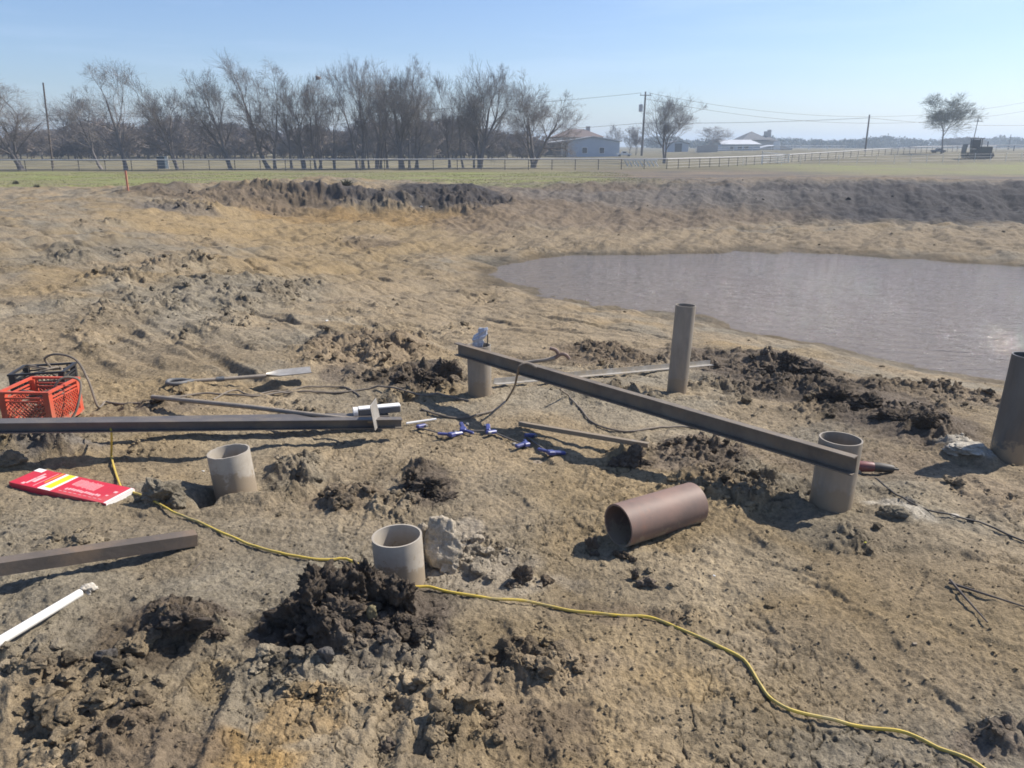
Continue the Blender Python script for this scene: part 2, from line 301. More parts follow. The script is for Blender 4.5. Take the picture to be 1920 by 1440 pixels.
class MB:                                             # collects primitives into one mesh
    def __init__(s): s.v = []; s.f = []
    def add(s, vs, fs):
        k = len(s.v); s.v += [tuple(v) for v in vs]; s.f += [tuple(i + k for i in f) for f in fs]
    def box(s, c, sx, sy, sz, M=None, bev=0):
        x, y, z = sx / 2, sy / 2, sz / 2
        if bev <= 0:
            vs = [(a * x, b * y, d * z) for d in (-1, 1) for b in (-1, 1) for a in (-1, 1)]
            fs = [(0, 2, 3, 1), (4, 5, 7, 6), (0, 1, 5, 4), (2, 6, 7, 3), (0, 4, 6, 2), (1, 3, 7, 5)]
        else:
            b_ = bev
            ring = [(x - b_, -y), (x, -y + b_), (x, y - b_), (x - b_, y), (-x + b_, y), (-x, y - b_), (-x, -y + b_), (-x + b_, -y)]
            ins = [(p[0] * (x - b_) / x, p[1] * (y - b_) / y) for p in ring]
            vs = [(p[0], p[1], -z) for p in ins] + [(p[0], p[1], -z + b_) for p in ring] + [(p[0], p[1], z - b_) for p in ring] + [(p[0], p[1], z) for p in ins]
            fs = [tuple(range(7, -1, -1)), tuple(range(24, 32))] + [(l * 8 + i, l * 8 + (i + 1) % 8, l * 8 + 8 + (i + 1) % 8, l * 8 + 8 + i) for l in range(3) for i in range(8)]
        M = M or Matrix.Identity(3)
        vs = [(M @ Vector(v)) + Vector(c) for v in vs]
        s.add(vs, fs); return s
    def tube(s, pts, rad, n=8, cap=True):
        pts = [Vector(p) for p in pts]; m = len(pts); rad = rad if hasattr(rad, '__len__') else [rad] * m
        up = Vector((0, 0, 1)); vs = []; u = None
        for i, p in enumerate(pts):
            d = (pts[min(i + 1, m - 1)] - pts[max(i - 1, 0)]).normalized()
            if u is None:
                u = d.cross(up if abs(d.z) < .9 else Vector((1, 0, 0))).normalized()
            else:
                u = (u - d * u.dot(d)).normalized()
            w = d.cross(u)
            vs += [p + (u * math.cos(2 * math.pi * k / n) + w * math.sin(2 * math.pi * k / n)) * rad[i] for k in range(n)]
        fs = [(i * n + k, i * n + (k + 1) % n, (i + 1) * n + (k + 1) % n, (i + 1) * n + k) for i in range(m - 1) for k in range(n)]
        if cap: fs += [tuple(range(n - 1, -1, -1)), tuple((m - 1) * n + k for k in range(n))]
        s.add(vs, fs); return s
    def prism(s, prof, a, b, up=(0, 0, 1)):            # profile (side, up) swept from a to b
        a, b = Vector(a), Vector(b); d = (b - a).normalized(); sd = d.cross(Vector(up)).normalized(); u = sd.cross(d)
        n = len(prof); vs = [q + sd * p[0] + u * p[1] for q in (a, b) for p in prof]
        fs = [(k, (k + 1) % n, n + (k + 1) % n, n + k) for k in range(n)]
        k0 = len(s.v); s.add(vs, fs); s.f.append(tuple(k0 + k for k in range(n - 1, -1, -1))); s.f.append(tuple(k0 + n + k for k in range(n))); return s
    def pipe(s, a, b, ro, ri, n=40, wob=0, seed=0):    # hollow pipe with cut ends
        a, b = Vector(a), Vector(b); d = (b - a).normalized(); u = d.cross(Vector((.3, 1, .1))).normalized(); w = d.cross(u); rnd = random.Random(seed)
        vs = []; jit = [rnd.uniform(-wob, wob) for _ in range(n)]
        for (q, r, j) in ((a, ro, 0), (b, ro, 1), (b, ri, 1), (a, ri, 0)):
            vs += [q + (u * math.cos(2 * math.pi * k / n) + w * math.sin(2 * math.pi * k / n)) * r + d * jit[k] * j for k in range(n)]
        fs = [(l * n + k, l * n + (k + 1) % n, ((l + 1) % 4) * n + (k + 1) % n, ((l + 1) % 4) * n + k) for l in range(4) for k in range(n)]
        s.add(vs, fs); return s
    def build(s, name, mat, parent=None, smooth=False, origin=None):
        me = bpy.data.meshes.new(name); o0 = Vector(origin) if origin is not None else Vector((0, 0, 0))
        me.from_pydata([tuple(Vector(v) - o0) for v in s.v], [], s.f); me.update()
        bm = bmesh.new(); bm.from_mesh(me); bmesh.ops.recalc_face_normals(bm, faces=bm.faces); bm.to_mesh(me); bm.free()
        if smooth:
            for p in me.polygons: p.use_smooth = True
            try: me.set_sharp_from_angle(angle=R(38))
            except Exception: pass
        o = put(name, me, mat, parent)
        if origin is not None: o.location = o0
        return o
def cr(pts, step=.03):                                 # Catmull-Rom through points
    pts = [np.array(p, float) for p in pts]; pts = [2 * pts[0] - pts[1]] + pts + [2 * pts[-1] - pts[-2]]; out = []
    for i in range(1, len(pts) - 2):
        p0, p1, p2, p3 = pts[i - 1:i + 3]; m = max(2, int(np.linalg.norm(p2 - p1) / step))
        for t in np.arange(m) / m:
            out.append(.5 * (2 * p1 + (p2 - p0) * t + (2 * p0 - 5 * p1 + 4 * p2 - p3) * t * t + (3 * p1 - p0 - 3 * p2 + p3) * t ** 3))
    return np.array(out + [pts[-2]])

# ------------------------------------------------------------ materials
def mat(name, c1, c2=None, scale=6.0, rough=.7, metal=0.0, bump=0.0, bscale=40.0, detail=6, lo=.35, hi=.65, c3=None, spec=.5, stretch=None, alpha=None, trans=0, mud=0, scr=0):
    m = bpy.data.materials.new(name); m.use_nodes = True; N, L = m.node_tree.nodes, m.node_tree.links
    b = N['Principled BSDF']; b.inputs['Roughness'].default_value = rough; b.inputs['Metallic'].default_value = metal
    b.inputs['Specular IOR Level'].default_value = spec
    t = N.new('ShaderNodeTexCoord'); mp = N.new('ShaderNodeMapping'); L.new(t.outputs['Object'], mp.inputs['Vector'])
    if stretch: mp.inputs['Scale'].default_value = stretch
    c2 = c2 or tuple(v * .7 for v in c1)
    nz = N.new('ShaderNodeTexNoise'); nz.inputs['Scale'].default_value = scale; nz.inputs['Detail'].default_value = detail; nz.inputs['Roughness'].default_value = .65
    L.new(mp.outputs['Vector'], nz.inputs['Vector'])
    r = N.new('ShaderNodeMapRange'); r.inputs['From Min'].default_value = lo; r.inputs['From Max'].default_value = hi; L.new(nz.outputs['Fac'], r.inputs['Value'])
    x = N.new('ShaderNodeMixRGB'); x.inputs['Color1'].default_value = (*c1, 1); x.inputs['Color2'].default_value = (*c2, 1); L.new(r.outputs['Result'], x.inputs['Fac'])
    out = x.outputs['Color']
    if c3:
        n3 = N.new('ShaderNodeTexNoise'); n3.inputs['Scale'].default_value = scale * .37; n3.inputs['Detail'].default_value = 8; n3.inputs['Roughness'].default_value = .7; L.new(mp.outputs['Vector'], n3.inputs['Vector'])
        r3 = N.new('ShaderNodeMapRange'); r3.inputs['From Min'].default_value = .5; r3.inputs['From Max'].default_value = .66; L.new(n3.outputs['Fac'], r3.inputs['Value'])
        x3 = N.new('ShaderNodeMixRGB'); x3.inputs['Color2'].default_value = (*c3, 1); L.new(out, x3.inputs['Color1']); L.new(r3.outputs['Result'], x3.inputs['Fac']); out = x3.outputs['Color']
    if mud:                                            # splashed clay that thins out upwards from the ground
        sx_ = N.new('ShaderNodeSeparateXYZ'); L.new(t.outputs['Object'], sx_.inputs[0]); nm = N.new('ShaderNodeTexNoise'); nm.inputs['Scale'].default_value = 16; nm.inputs['Detail'].default_value = 8; nm.inputs['Roughness'].default_value = .75; L.new(t.outputs['Object'], nm.inputs['Vector'])
        a1 = N.new('ShaderNodeMath'); a1.operation = 'MULTIPLY_ADD'; a1.inputs[1].default_value = .45; a1.inputs[2].default_value = -.225 + mud; L.new(nm.outputs['Fac'], a1.inputs[0])
        a2 = N.new('ShaderNodeMath'); a2.operation = 'SUBTRACT'; L.new(a1.outputs[0], a2.inputs[0]); L.new(sx_.outputs['Z'], a2.inputs[1])
        rr_ = N.new('ShaderNodeMapRange'); rr_.inputs['From Min'].default_value = -.01; rr_.inputs['From Max'].default_value = .03; L.new(a2.outputs[0], rr_.inputs['Value'])
        xm = N.new('ShaderNodeMixRGB'); xm.inputs['Color2'].default_value = (.27, .215, .15, 1); L.new(out, xm.inputs['Color1']); L.new(rr_.outputs['Result'], xm.inputs['Fac']); out = xm.outputs['Color']
    L.new(out, b.inputs['Base Color'])
    if bump:
        nb = N.new('ShaderNodeTexNoise'); nb.inputs['Scale'].default_value = bscale; nb.inputs['Detail'].default_value = 6; nb.inputs['Roughness'].default_value = .7; L.new(mp.outputs['Vector'], nb.inputs['Vector'])
        bp = N.new('ShaderNodeBump'); bp.inputs['Strength'].default_value = .6; bp.inputs['Distance'].default_value = bump; L.new(nb.outputs['Fac'], bp.inputs['Height']); L.new(bp.outputs['Normal'], b.inputs['Normal'])
    if trans: b.inputs['Transmission Weight'].default_value = trans
    return m
def soil_mat(name):
    m = bpy.data.materials.new(name); m.use_nodes = True; N, L = m.node_tree.nodes, m.node_tree.links
    b = N['Principled BSDF']; b.inputs['Roughness'].default_value = .93; b.inputs['Specular IOR Level'].default_value = .25
    at = N.new('ShaderNodeAttribute'); at.attribute_name = 'soil'
    ge = N.new('ShaderNodeNewGeometry')
    def noise(s, d=5, ro=.65):
        q = N.new('ShaderNodeTexNoise'); q.inputs['Scale'].default_value = s; q.inputs['Detail'].default_value = d; q.inputs['Roughness'].default_value = ro; L.new(ge.outputs['Position'], q.inputs['Vector']); return q
    n1 = noise(38, 6, .75); r = N.new('ShaderNodeMapRange'); r.inputs['From Min'].default_value = .3; r.inputs['From Max'].default_value = .7; r.inputs['To Min'].default_value = .55; r.inputs['To Max'].default_value = 1.42
    L.new(n1.outputs['Fac'], r.inputs['Value'])
    n2 = noise(5.5, 6, .7); r2 = N.new('ShaderNodeMapRange'); r2.inputs['From Min'].default_value = .3; r2.inputs['From Max'].default_value = .7; r2.inputs['To Min'].default_value = .80; r2.inputs['To Max'].default_value = 1.2
    L.new(n2.outputs['Fac'], r2.inputs['Value'])
    mm = N.new('ShaderNodeMath'); mm.operation = 'MULTIPLY'; L.new(r.outputs['Result'], mm.inputs[0]); L.new(r2.outputs['Result'], mm.inputs[1])
    vm = N.new('ShaderNodeVectorMath'); vm.operation = 'SCALE'; L.new(at.outputs['Color'], vm.inputs[0]); L.new(mm.outputs['Value'], vm.inputs['Scale'])
    L.new(vm.outputs['Vector'], b.inputs['Base Color'])
    nb = noise(70, 8, .75); bp = N.new('ShaderNodeBump'); bp.inputs['Strength'].default_value = 1.0; bp.inputs['Distance'].default_value = .020; L.new(nb.outputs['Fac'], bp.inputs['Height'])
    nb2 = noise(14, 6, .7); bp2 = N.new('ShaderNodeBump'); bp2.inputs['Strength'].default_value = .8; bp2.inputs['Distance'].default_value = .04; L.new(nb2.outputs['Fac'], bp2.inputs['Height']); L.new(bp.outputs['Normal'], bp2.inputs['Normal'])
    nm = noise(.95, 4, .6); rm_ = N.new('ShaderNodeMapRange'); rm_.inputs['From Min'].default_value = .36; rm_.inputs['From Max'].default_value = .62; rm_.inputs['To Min'].default_value = .4; rm_.inputs['To Max'].default_value = 1.0
    L.new(nm.outputs['Fac'], rm_.inputs['Value']); L.new(rm_.outputs['Result'], bp.inputs['Strength'])
    L.new(bp2.outputs['Normal'], b.inputs['Normal'])
    return m
SOIL = soil_mat('soil')

# ------------------------------------------------------------ soil colours
TAN = np.array([.285, .222, .140]); GREY = np.array([.262, .226, .165]); GOLD = np.array([.320, .232, .118]); DARK = np.array([.112, .089, .067])
BROWN = np.array([.155, .118, .080]); PALE = np.array([.50, .455, .375]); BLACK = np.array([.050, .046, .048]); OCHRE = np.array([.40, .25, .09])
GRASS = np.array([.185, .20, .065]); DRY = np.array([.235, .205, .120]); SLATE = np.array([.16, .145, .13])
COLS = [ # px,py,rx,ry,colour,weight
    (430, 430, 330, 40, GOLD, .8), (760, 440, 260, 40, GOLD * .9, .8), (620, 500, 260, 60, GOLD * .95, .6), (850, 560, 260, 60, TAN, .7), (1050, 640, 260, 40, TAN, .8), (1300, 450, 500, 22, TAN * .95, .9), (1800, 450, 300, 25, TAN * .92, .9),
    (1100, 400, 260, 34, BROWN * 1.3, .9), (1350, 390, 280, 30, BROWN * 1.1, .9), (1750, 385, 420, 40, BLACK, .98), (1650, 380, 330, 26, BLACK, 1.0), (1180, 378, 300, 38, BROWN * 1.15, .92), (1400, 372, 200, 26, BROWN * .8, .8), (1700, 372, 500, 28, BLACK, .8), (1450, 362, 200, 12, BLACK * 1.3, .7), (1200, 340, 400, 9, SLATE, .7), (1700, 330, 400, 12, SLATE, .8), (1500, 344, 560, 5, SLATE * .7, .9), (1750, 350, 360, 6, BLACK * 1.2, .95), (1050, 352, 200, 6, BROWN, .7), (850, 370, 130, 18, BLACK, .95), (650, 370, 130, 14, BLACK * 1.5, .85), (700, 455, 70, 12, BROWN, .7), (560, 408, 150, 16, OCHRE * .72, .6), (780, 412, 190, 16, OCHRE * .66, .6), (900, 420, 90, 22, BROWN * 1.35, .7), (690, 445, 60, 8, TAN * 1.2, .6), (500, 372, 190, 8, DARK * 1.3, .7),
    (480, 362, 170, 9, BROWN, .85), (340, 392, 120, 10, SLATE, .6), (300, 362, 60, 6, DARK, .7), (420, 374, 190, 12, BROWN * 1.1, .8), (300, 385, 90, 9, SLATE * .9, .6),
    (180, 470, 160, 40, GREY * .8, .8), (350, 560, 190, 60, GREY * .85, .85), (500, 560, 120, 60, GREY * .9, .7), (450, 640, 150, 30, GREY * .75, .5), (80, 620, 160, 70, TAN * .85, .6), (250, 660, 300, 40, TAN * .82, .7),
    (700, 655, 130, 40, BROWN * 1.35, .6), (790, 715, 100, 22, DARK, .9), (650, 705, 60, 16, DARK * 1.3, .7), (1140, 670, 110, 24, BROWN * 1.1, .8), (1400, 690, 130, 32, DARK * 1.1, .9), (1540, 735, 160, 42, DARK, .92), (1700, 790, 120, 38, DARK * 1.2, .85), (1800, 745, 90, 18, BROWN, .7),
    (1440, 770, 120, 20, TAN, .7), (1600, 860, 160, 30, BROWN * 1.2, .7), (1320, 860, 120, 40, DARK * 1.5, .85), (1460, 910, 90, 35, GREY * .8, .8), (1580, 1000, 130, 30, GREY * .85, .6), (1690, 960, 60, 22, PALE, .7), (1820, 840, 50, 18, PALE, .85), (1750, 1050, 220, 80, TAN * .95, .6),
    (1300, 1080, 250, 60, np.array([.315, .258, .175]), .7), (900, 1050, 110, 40, np.array([.36, .31, .24]), .6), (960, 1100, 130, 24, np.array([.34, .29, .22]), .6), (850, 1020, 50, 30, np.array([.40, .345, .27]), .6), (1250, 755, 130, 14, GREY * 1.05, .7), (1180, 770, 200, 30, GREY, .6), (950, 820, 160, 60, TAN * 1.05, .7),
    (690, 1150, 190, 85, DARK, .97), (560, 1180, 80, 50, DARK, .9), (800, 1160, 60, 40, DARK * 1.3, .8), (350, 1160, 90, 40, DARK * 1.2, .9), (240, 1210, 160, 60, BROWN * .8, .8), (60, 1200, 120, 60, GREY * .9, .7), (800, 905, 60, 45, DARK * 1.1, .9), (650, 930, 60, 25, BROWN, .7),
    (560, 890, 60, 35, GREY * .8, .7), (470, 1100, 200, 50, GREY * 1.08, .7), (250, 1020, 200, 50, TAN * .95, .5), (60, 850, 150, 25, SLATE, .8), (250, 860, 100, 16, TAN * .8, .6), (310, 920, 60, 30, GREY, .8), (500, 1400, 120, 40, OCHRE, .75), (600, 1330, 60, 40, OCHRE * .9, .5), (420, 1290, 60, 40, GOLD * .8, .5),
    (300, 1400, 200, 60, BROWN * 1.1, .8), (980, 1260, 150, 60, BROWN * 1.2, .7), (1010, 1370, 100, 60, BROWN * .9, .8), (1060, 1280, 200, 60, TAN * 1.1, .5), (1250, 1280, 120, 40, GOLD * .95, .5), (740, 1320, 120, 60, TAN * 1.02, .6), (1600, 1250, 250, 100, TAN, .5), (1880, 1400, 80, 50, DARK * 1.5, .8), (1180, 1150, 160, 25, BROWN * 1.15, .6),
    (1500, 1300, 160, 60, GOLD * .9, .3), (1900, 930, 120, 50, BROWN * 1.2, .5), (330, 765, 80, 16, DARK * 1.4, .6), (480, 800, 300, 14, TAN * .9, .6)]
COLB = [(blob(a, b, c, d), e, f) for a, b, c, d, e, f in COLS]
def soil_col(x, y, z, m, crack):
    r = np.hypot(x, y)
    k = (.5 + .8 * fbm(x * .8, y * .8, 4, 200))[:, None]
    col = TAN * (1 - np.clip(k, 0, 1)) + GREY * .92 * np.clip(k, 0, 1)
    g = np.clip(fbm(x * .5 + 9, y * .5, 3, 210) * 1.2, 0, .6)[:, None]; col = col * (1 - g) + GOLD * .85 * g
    s = 1 + .04 * r; wx = x + s * (.10 * fbm(x * 1.9, y * 1.9, 4, 220) + .03 * fbm(x * 9, y * 9, 2, 221)); wy = y + s * (.12 * fbm(x * 1.9, y * 1.9, 4, 230) + .03 * fbm(x * 9, y * 9, 2, 231))
    for B, cc, w in COLB:
        v = (sstep(.12, .75, blob_val(B, wx, wy)) * w)[:, None]; col = col * (1 - v) + cc * v
    # clods turned up from below are darker
    d = (sstep(.35, .95, m) * .35)[:, None]; col = col * (1 - d) + BROWN * .8 * d
    f1, f2, c = worley(x / .16, y / .16, 240); f = (.8 + .4 * c)[:, None]
    mm = sstep(.1, .5, m)[:, None]; col = col * (1 - mm + mm * f)
    col = col * (1 - .45 * crack[:, None])
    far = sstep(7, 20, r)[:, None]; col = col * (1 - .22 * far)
    # damp rim round the pond
    wet = (1 - sstep(.02, .16, z - WZ + .05 * fbm(x * 1.5, y * 1.5, 3, 250))) * (r < 40); col = col * (1 - .5 * wet[:, None])
    # field
    gr = sstep(38, 42, y + 1.5 * fbm(x * .3, y * .6, 3, 260) - .0 * x)
    k = np.clip(.5 + .9 * fbm(x * .12, y * .5, 4, 270), 0, 1)[:, None]
    green = GRASS * k + DRY * .8 * (1 - k)
    gx = ((1 - sstep(-1, 9, x + 3 * fbm(x * .1, y * .2, 2, 280))) * (1 - sstep(60, 66, y)))[:, None]
    g2 = (sstep(18, 28, x) * sstep(52, 60, y) * (1 - sstep(78, 90, y)))[:, None] * .8
    gg = np.clip(gx + g2, 0, 1)
    dull = DRY * (.55 + .35 * k) * (1 - .25 * sstep(2, 10, x)[:, None]); k2 = np.clip(.5 + 1.3 * fbm(x * .10, y * .9, 4, 275), 0, 1)[:, None]; soilf = SLATE * .55 * (1 - k2) + BROWN * 1.15 * k2
    sf = (sstep(0, 8, x) * (1 - sstep(60, 72, y)))[:, None]
    fld = (dull * (1 - sf) + soilf * sf) * (1 - gg) + green * gg
    return col * (1 - gr[:, None]) + fld * gr[:, None]

# ------------------------------------------------------------ ground: one sheet to the horizon, finest where the pit is
th = np.concatenate([np.linspace(-180, -42, 40)[:-1], np.linspace(-42, 42, 1060), np.linspace(42, 180, 40)[1:-1]])
rr = np.concatenate([[.02, .4, .8, 1.2], np.geomspace(1.5, 62, 1330), np.geomspace(63.5, 1500, 120)])
nt, nr = len(th), len(rr)
TT, RR = np.meshgrid(np.radians(th), rr)
X, Y = (RR * np.sin(TT)).ravel(), (RR * np.cos(TT)).ravel()
bz = base_h(X, Y); dd, mk, mmk, crk = detail_h(X, Y)
Zg = bz + dd * np.where(bz > WZ, .55 + .45 * sstep(.02, .22, bz - WZ), .4)
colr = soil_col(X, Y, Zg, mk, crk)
ii = (np.arange(nr - 1)[:, None] * nt + np.arange(nt)[None, :]).ravel(); jj = (np.arange(nr - 1)[:, None] * nt + (np.arange(nt)[None, :] + 1) % nt).ravel()
quads = np.stack([ii, ii + nt, jj + nt, jj], 1)
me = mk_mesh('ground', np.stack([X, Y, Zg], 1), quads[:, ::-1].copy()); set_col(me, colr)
tag(put('ground', me, SOIL), kind='structure')

# water
def water_mat():
    m = bpy.data.materials.new('pond_water'); m.use_nodes = True; N, L = m.node_tree.nodes, m.node_tree.links
    b = N['Principled BSDF']; b.inputs['Base Color'].default_value = (.205, .175, .150, 1); b.inputs['Roughness'].default_value = .04; b.inputs['IOR'].default_value = 1.5
    g = N.new('ShaderNodeNewGeometry'); mp = N.new('ShaderNodeMapping'); mp.inputs['Rotation'].default_value = (0, 0, R(22)); mp.inputs['Scale'].default_value = (.55, 1.4, 1); L.new(g.outputs['Position'], mp.inputs['Vector'])
    def nb(s, d, dist, prev=None):
        q = N.new('ShaderNodeTexNoise'); q.inputs['Scale'].default_value = s; q.inputs['Detail'].default_value = d; q.inputs['Roughness'].default_value = .6; L.new(mp.outputs['Vector'], q.inputs['Vector'])
        p = N.new('ShaderNodeBump'); p.inputs['Strength'].default_value = 1; p.inputs['Distance'].default_value = dist; L.new(q.outputs['Fac'], p.inputs['Height'])
        if prev: L.new(prev.outputs['Normal'], p.inputs['Normal'])
        return p
    p = nb(3.6, 3, .13); p = nb(15, 4, .055, p); L.new(p.outputs['Normal'], b.inputs['Normal'])
    return m
wx = np.linspace(-6, 46, 40); wy = np.linspace(7, 32, 30); WX, WY = np.meshgrid(wx, wy)
ii = (np.arange(29)[:, None] * 40 + np.arange(39)[None, :]).ravel()
wv = np.stack([WX.ravel(), WY.ravel(), np.full(WX.size, WZ)], 1)
wf = np.stack([ii, ii + 1, ii + 41, ii + 40], 1)
gmin = base_h(WX.ravel(), WY.ravel()); keep = (gmin[wf].min(1) < WZ + .1)
me = mk_mesh('pond_water', wv, wf[keep]); tag(put('pond_water', me, water_mat()), kind='structure')

# ------------------------------------------------------------ loose clods
def ico(sub):
    bm = bmesh.new(); bmesh.ops.create_icosphere(bm, subdivisions=sub, radius=1); bm.verts.ensure_lookup_table()
    v = np.array([q.co[:] for q in bm.verts]); f = np.array([[q.index for q in t.verts] for t in bm.faces]); bm.free(); return v, f
ICO = {k: ico(k) for k in (1, 2, 3, 4, 5, 6)}
def clod_shape(sub, seed, rough=.35):
    v, f = ICO[sub]; rs_ = np.random.default_rng(seed * 7 + 1); nn_ = rs_.normal(0, 1, (9, 3)); nn_ /= np.linalg.norm(nn_, axis=1)[:, None]; dk = rs_.uniform(.46, .92, 9)
    pr_ = np.maximum(v @ nn_.T, 1e-6); p = v * np.minimum(1.0, (dk[None] / pr_).min(1))[:, None]
    d = 1 + rough * vn3(v * 1.3 + seed * 3.1, seed) + rough * .55 * np.abs(vn3(v * 3.1 + seed, seed + 1)) * -1 + rough * .42 * vn3(v * 6 + seed, seed + 2)
    if sub >= 4: d += rough * (.30 if rough > .44 else .14) * vn3(v * 15, seed + 3)
    if sub >= 5: d += rough * (.24 if rough > .44 else .10) * vn3(v * 32, seed + 4)
    return p * d[:, None], f
def rotm(a, b, c):
    return np.array(Matrix.Rotation(a, 3, 'Z') @ Matrix.Rotation(b, 3, 'X') @ Matrix.Rotation(c, 3, 'Z'))
rng = np.random.default_rng(5)
def scatter(name, label, N, rmin, rmax, smin, smax, sub, mlo, mhi, p0, seed, sink=.25):
    rg = np.random.default_rng(seed)
    a = np.radians(rg.uniform(-37, 37, N)); u = rg.uniform(0, 1, N); r = rmin * (rmax / rmin) ** u
    x, y = r * np.sin(a), r * np.cos(a); m, _ = rough_mask(x, y)
    pr = p0 + sstep(mlo, mhi, m) * (1 - p0); k = rg.uniform(0, 1, N) < pr; x, y, m = x[k], y[k], m[k]
    b = base_h(x, y); k = b > WZ + .06; x, y, m, b = x[k], y[k], m[k], b[k]
    z = H(x, y); s = smin * (smax / smin) ** (rg.power(.55, len(x)))
    s = s * (1 + np.clip((np.hypot(x, y) - 6) / 20, 0, 1.6)); s = s * (.55 + .45 * sstep(.05, .5, m))
    tm = [clod_shape(sub, 11 + q, .45)[0] for q in range(9)]; f0 = ICO[sub][1]; nv = len(tm[0])
    cc = soil_col(x, y, z, m, np.zeros(len(x))) * (.55 + .75 * rg.uniform(0, 1, len(x)))[:, None]
    V = np.empty((len(x), nv, 3), np.float32)
    for i in range(len(x)):
        Rm = rotm(*rg.uniform(0, 6.28, 3)); V[i] = (tm[i % 9] @ Rm.T) * (s[i] * np.array([1, 1, .72])) + (x[i], y[i], z[i] + s[i] * (.5 - sink))
    Fa = (f0[None] + (np.arange(len(x)) * nv)[:, None, None]).reshape(-1, 3)
    me = mk_mesh(name, V.reshape(-1, 3), Fa, smooth=False); set_col(me, np.repeat(cc, nv, 0))
    return tag(put(name, me, SOIL), label, None, None, 'stuff')
a = scatter('soil_crumbs', 'small loose crumbs of dry earth strewn over the bare clay', 46000, 1.7, 12, .0035, .017, 1, .1, .6, .42, 1)
a['category'] = 'soil crumbs'
a = scatter('soil_clods', 'loose lumps of dug earth strewn over the pit floor', 13000, 1.8, 22, .010, .048, 3, .15, .7, .03, 2)
a['category'] = 'soil clods'
a = scatter('soil_lumps', 'fist sized lumps of turned clay in the rough patches', 2600, 1.8, 11, .022, .058, 3, .25, .7, .0, 8, sink=.5)
a['category'] = 'soil lumps'
a = scatter('bank_clods', 'lumps of dark topsoil tumbled along the far bank', 2600, 14, 42, .02, .06, 2, .2, .7, .06, 3)
a['category'] = 'bank clods'

# ------------------------------------------------------------ single lumps and heaps
def lumps(name, label, cat, parts, col, group=None, rough=.45, seed=0, sub=5):
    VV, FF, CC = [], [], []; k = 0; first = None
    for q, (px, py, s, sx, sy, sz, up) in enumerate(parts):
        g = G(px, py) if not callable(px) else px()
        if first is None: first = g.copy(); first[2] -= .02
        v, f = clod_shape(sub, seed * 13 + q * 3 + 1, rough)
        v = (v @ rotm(q * 1.7 + seed, .5 * q, seed * .7).T) * np.array([sx, sy, sz]) * s + g + (0, 0, up)
        VV.append(v - first); FF.append(f + k); k += len(v)
        n_ = vn3(v * 9, seed + 5)[:, None]; CC.append(np.array(col) * (1 + .22 * n_))
    me = mk_mesh(name, np.concatenate(VV), np.concatenate(FF)); set_col(me, np.concatenate(CC))
    o = put(name, me, SOIL); o.location = first; return tag(o, label, cat, group)
lumps('mud_heap', 'heap of dark wet fibrous mud piled against the nearest upright pipe', 'mud heap',
      [(655, 1112, .095, .9, .7, 1.2, .05), (585, 1150, .095, 1.0, .8, 1.1, .03), (740, 1170, .07, 1.1, .8, .9, .01), (705, 1120, .075, .9, .7, 1.0, .05), (600, 1120, .085, 1.1, .8, 1.2, .04), (555, 1165, .075, 1.1, .8, 1.0, .03), (640, 1160, .08, 1.2, .8, .9, .02), (690, 1112, .092, .8, .7, 1.15, .075), (757, 1142, .080, .85, .7, 1.5, .065), (630, 1135, .085, 1.1, .8, .95, .045), (565, 1195, .07, 1, .8, .9, .015), (700, 1165, .065, 1.2, .7, .8, .0), (655, 1180, .055, 1, .9, .9, 0), (770, 1170, .045, 1.2, .8, .8, 0), (600, 1165, .06, 1, .8, .9, 0.02), (720, 1130, .05, .8, .6, 1, .05), (800, 1165, .04, 1.2, .8, .7, .0)], DARK * .95, rough=.62, seed=1)
lumps('clay_lump', 'small yellowish clay lump wedged in the foot of the dark mud heap', 'clay lump', [(700, 1165, .033, .8, .8, 1.3, .035)], np.array([.25, .21, .12]), rough=.3, seed=4, sub=4)
lumps('clay_lump', 'smooth dark grey stone-like clay lump just in front of the dark mud heap', 'clay lump', [(612, 1235, .036, 1, .8, .9, .01)], np.array([.12, .11, .10]), rough=.25, seed=5, sub=4)
lumps('concrete_lump', 'tall pale lump of spilled concrete close behind the nearest upright pipe', 'concrete lump',
      [(828, 1056, .088, 1.15, .75, 1.6, .085), (842, 1070, .065, .85, .7, 1.5, .03), (803, 1046, .07, .9, .8, 1.7, .08)], np.array([.50, .43, .33]), rough=.24, seed=7)
lumps('mud_heap', 'largest dark brown mud heap, closest to the pond edge', 'mud heap', [(1480, 688, .17, 1.1, .8, .9, .05), (1520, 698, .16, 1.2, .8, .6, .01), (1445, 700, .11, 1.1, .8, .7, .0), (1550, 702, .09, 1.1, .8, .7, .0)], DARK * 1.05, rough=.6, seed=8)
lumps('mud_heap', 'broad dark mud heap between the long beam and the pond', 'mud heap', [(1570, 752, .13, 1.3, .8, .7, .03), (1625, 762, .12, 1.3, .8, .75, .02), (1665, 780, .09, 1.2, .8, .7, .0), (1735, 795, .085, 1, .8, 1.1, .02), (1690, 788, .08, 1.2, .8, .8, .0), (1525, 745, .08, 1.2, .8, .7, .0)], DARK, rough=.6, seed=9)
lumps('mud_clump', 'crumbly dark clod on pale clay right of centre in the foreground', 'mud clump', [(1210, 1095, .036, 1.1, .9, .9, .01), (1190, 1085, .022, .8, .8, 1.6, .02), (1225, 1100, .03, 1, .9, .8, .0)], DARK * 1.5, rough=.55, seed=10, sub=4)
lumps('mud_clump', 'dark clod at the open mouth of the rusty pipe', 'mud clump', [(1108, 1032, .033, .9, .8, 1.2, .03), (1115, 1040, .025, 1, 1, .7, .0)], DARK * 1.3, rough=.55, seed=11, sub=4)
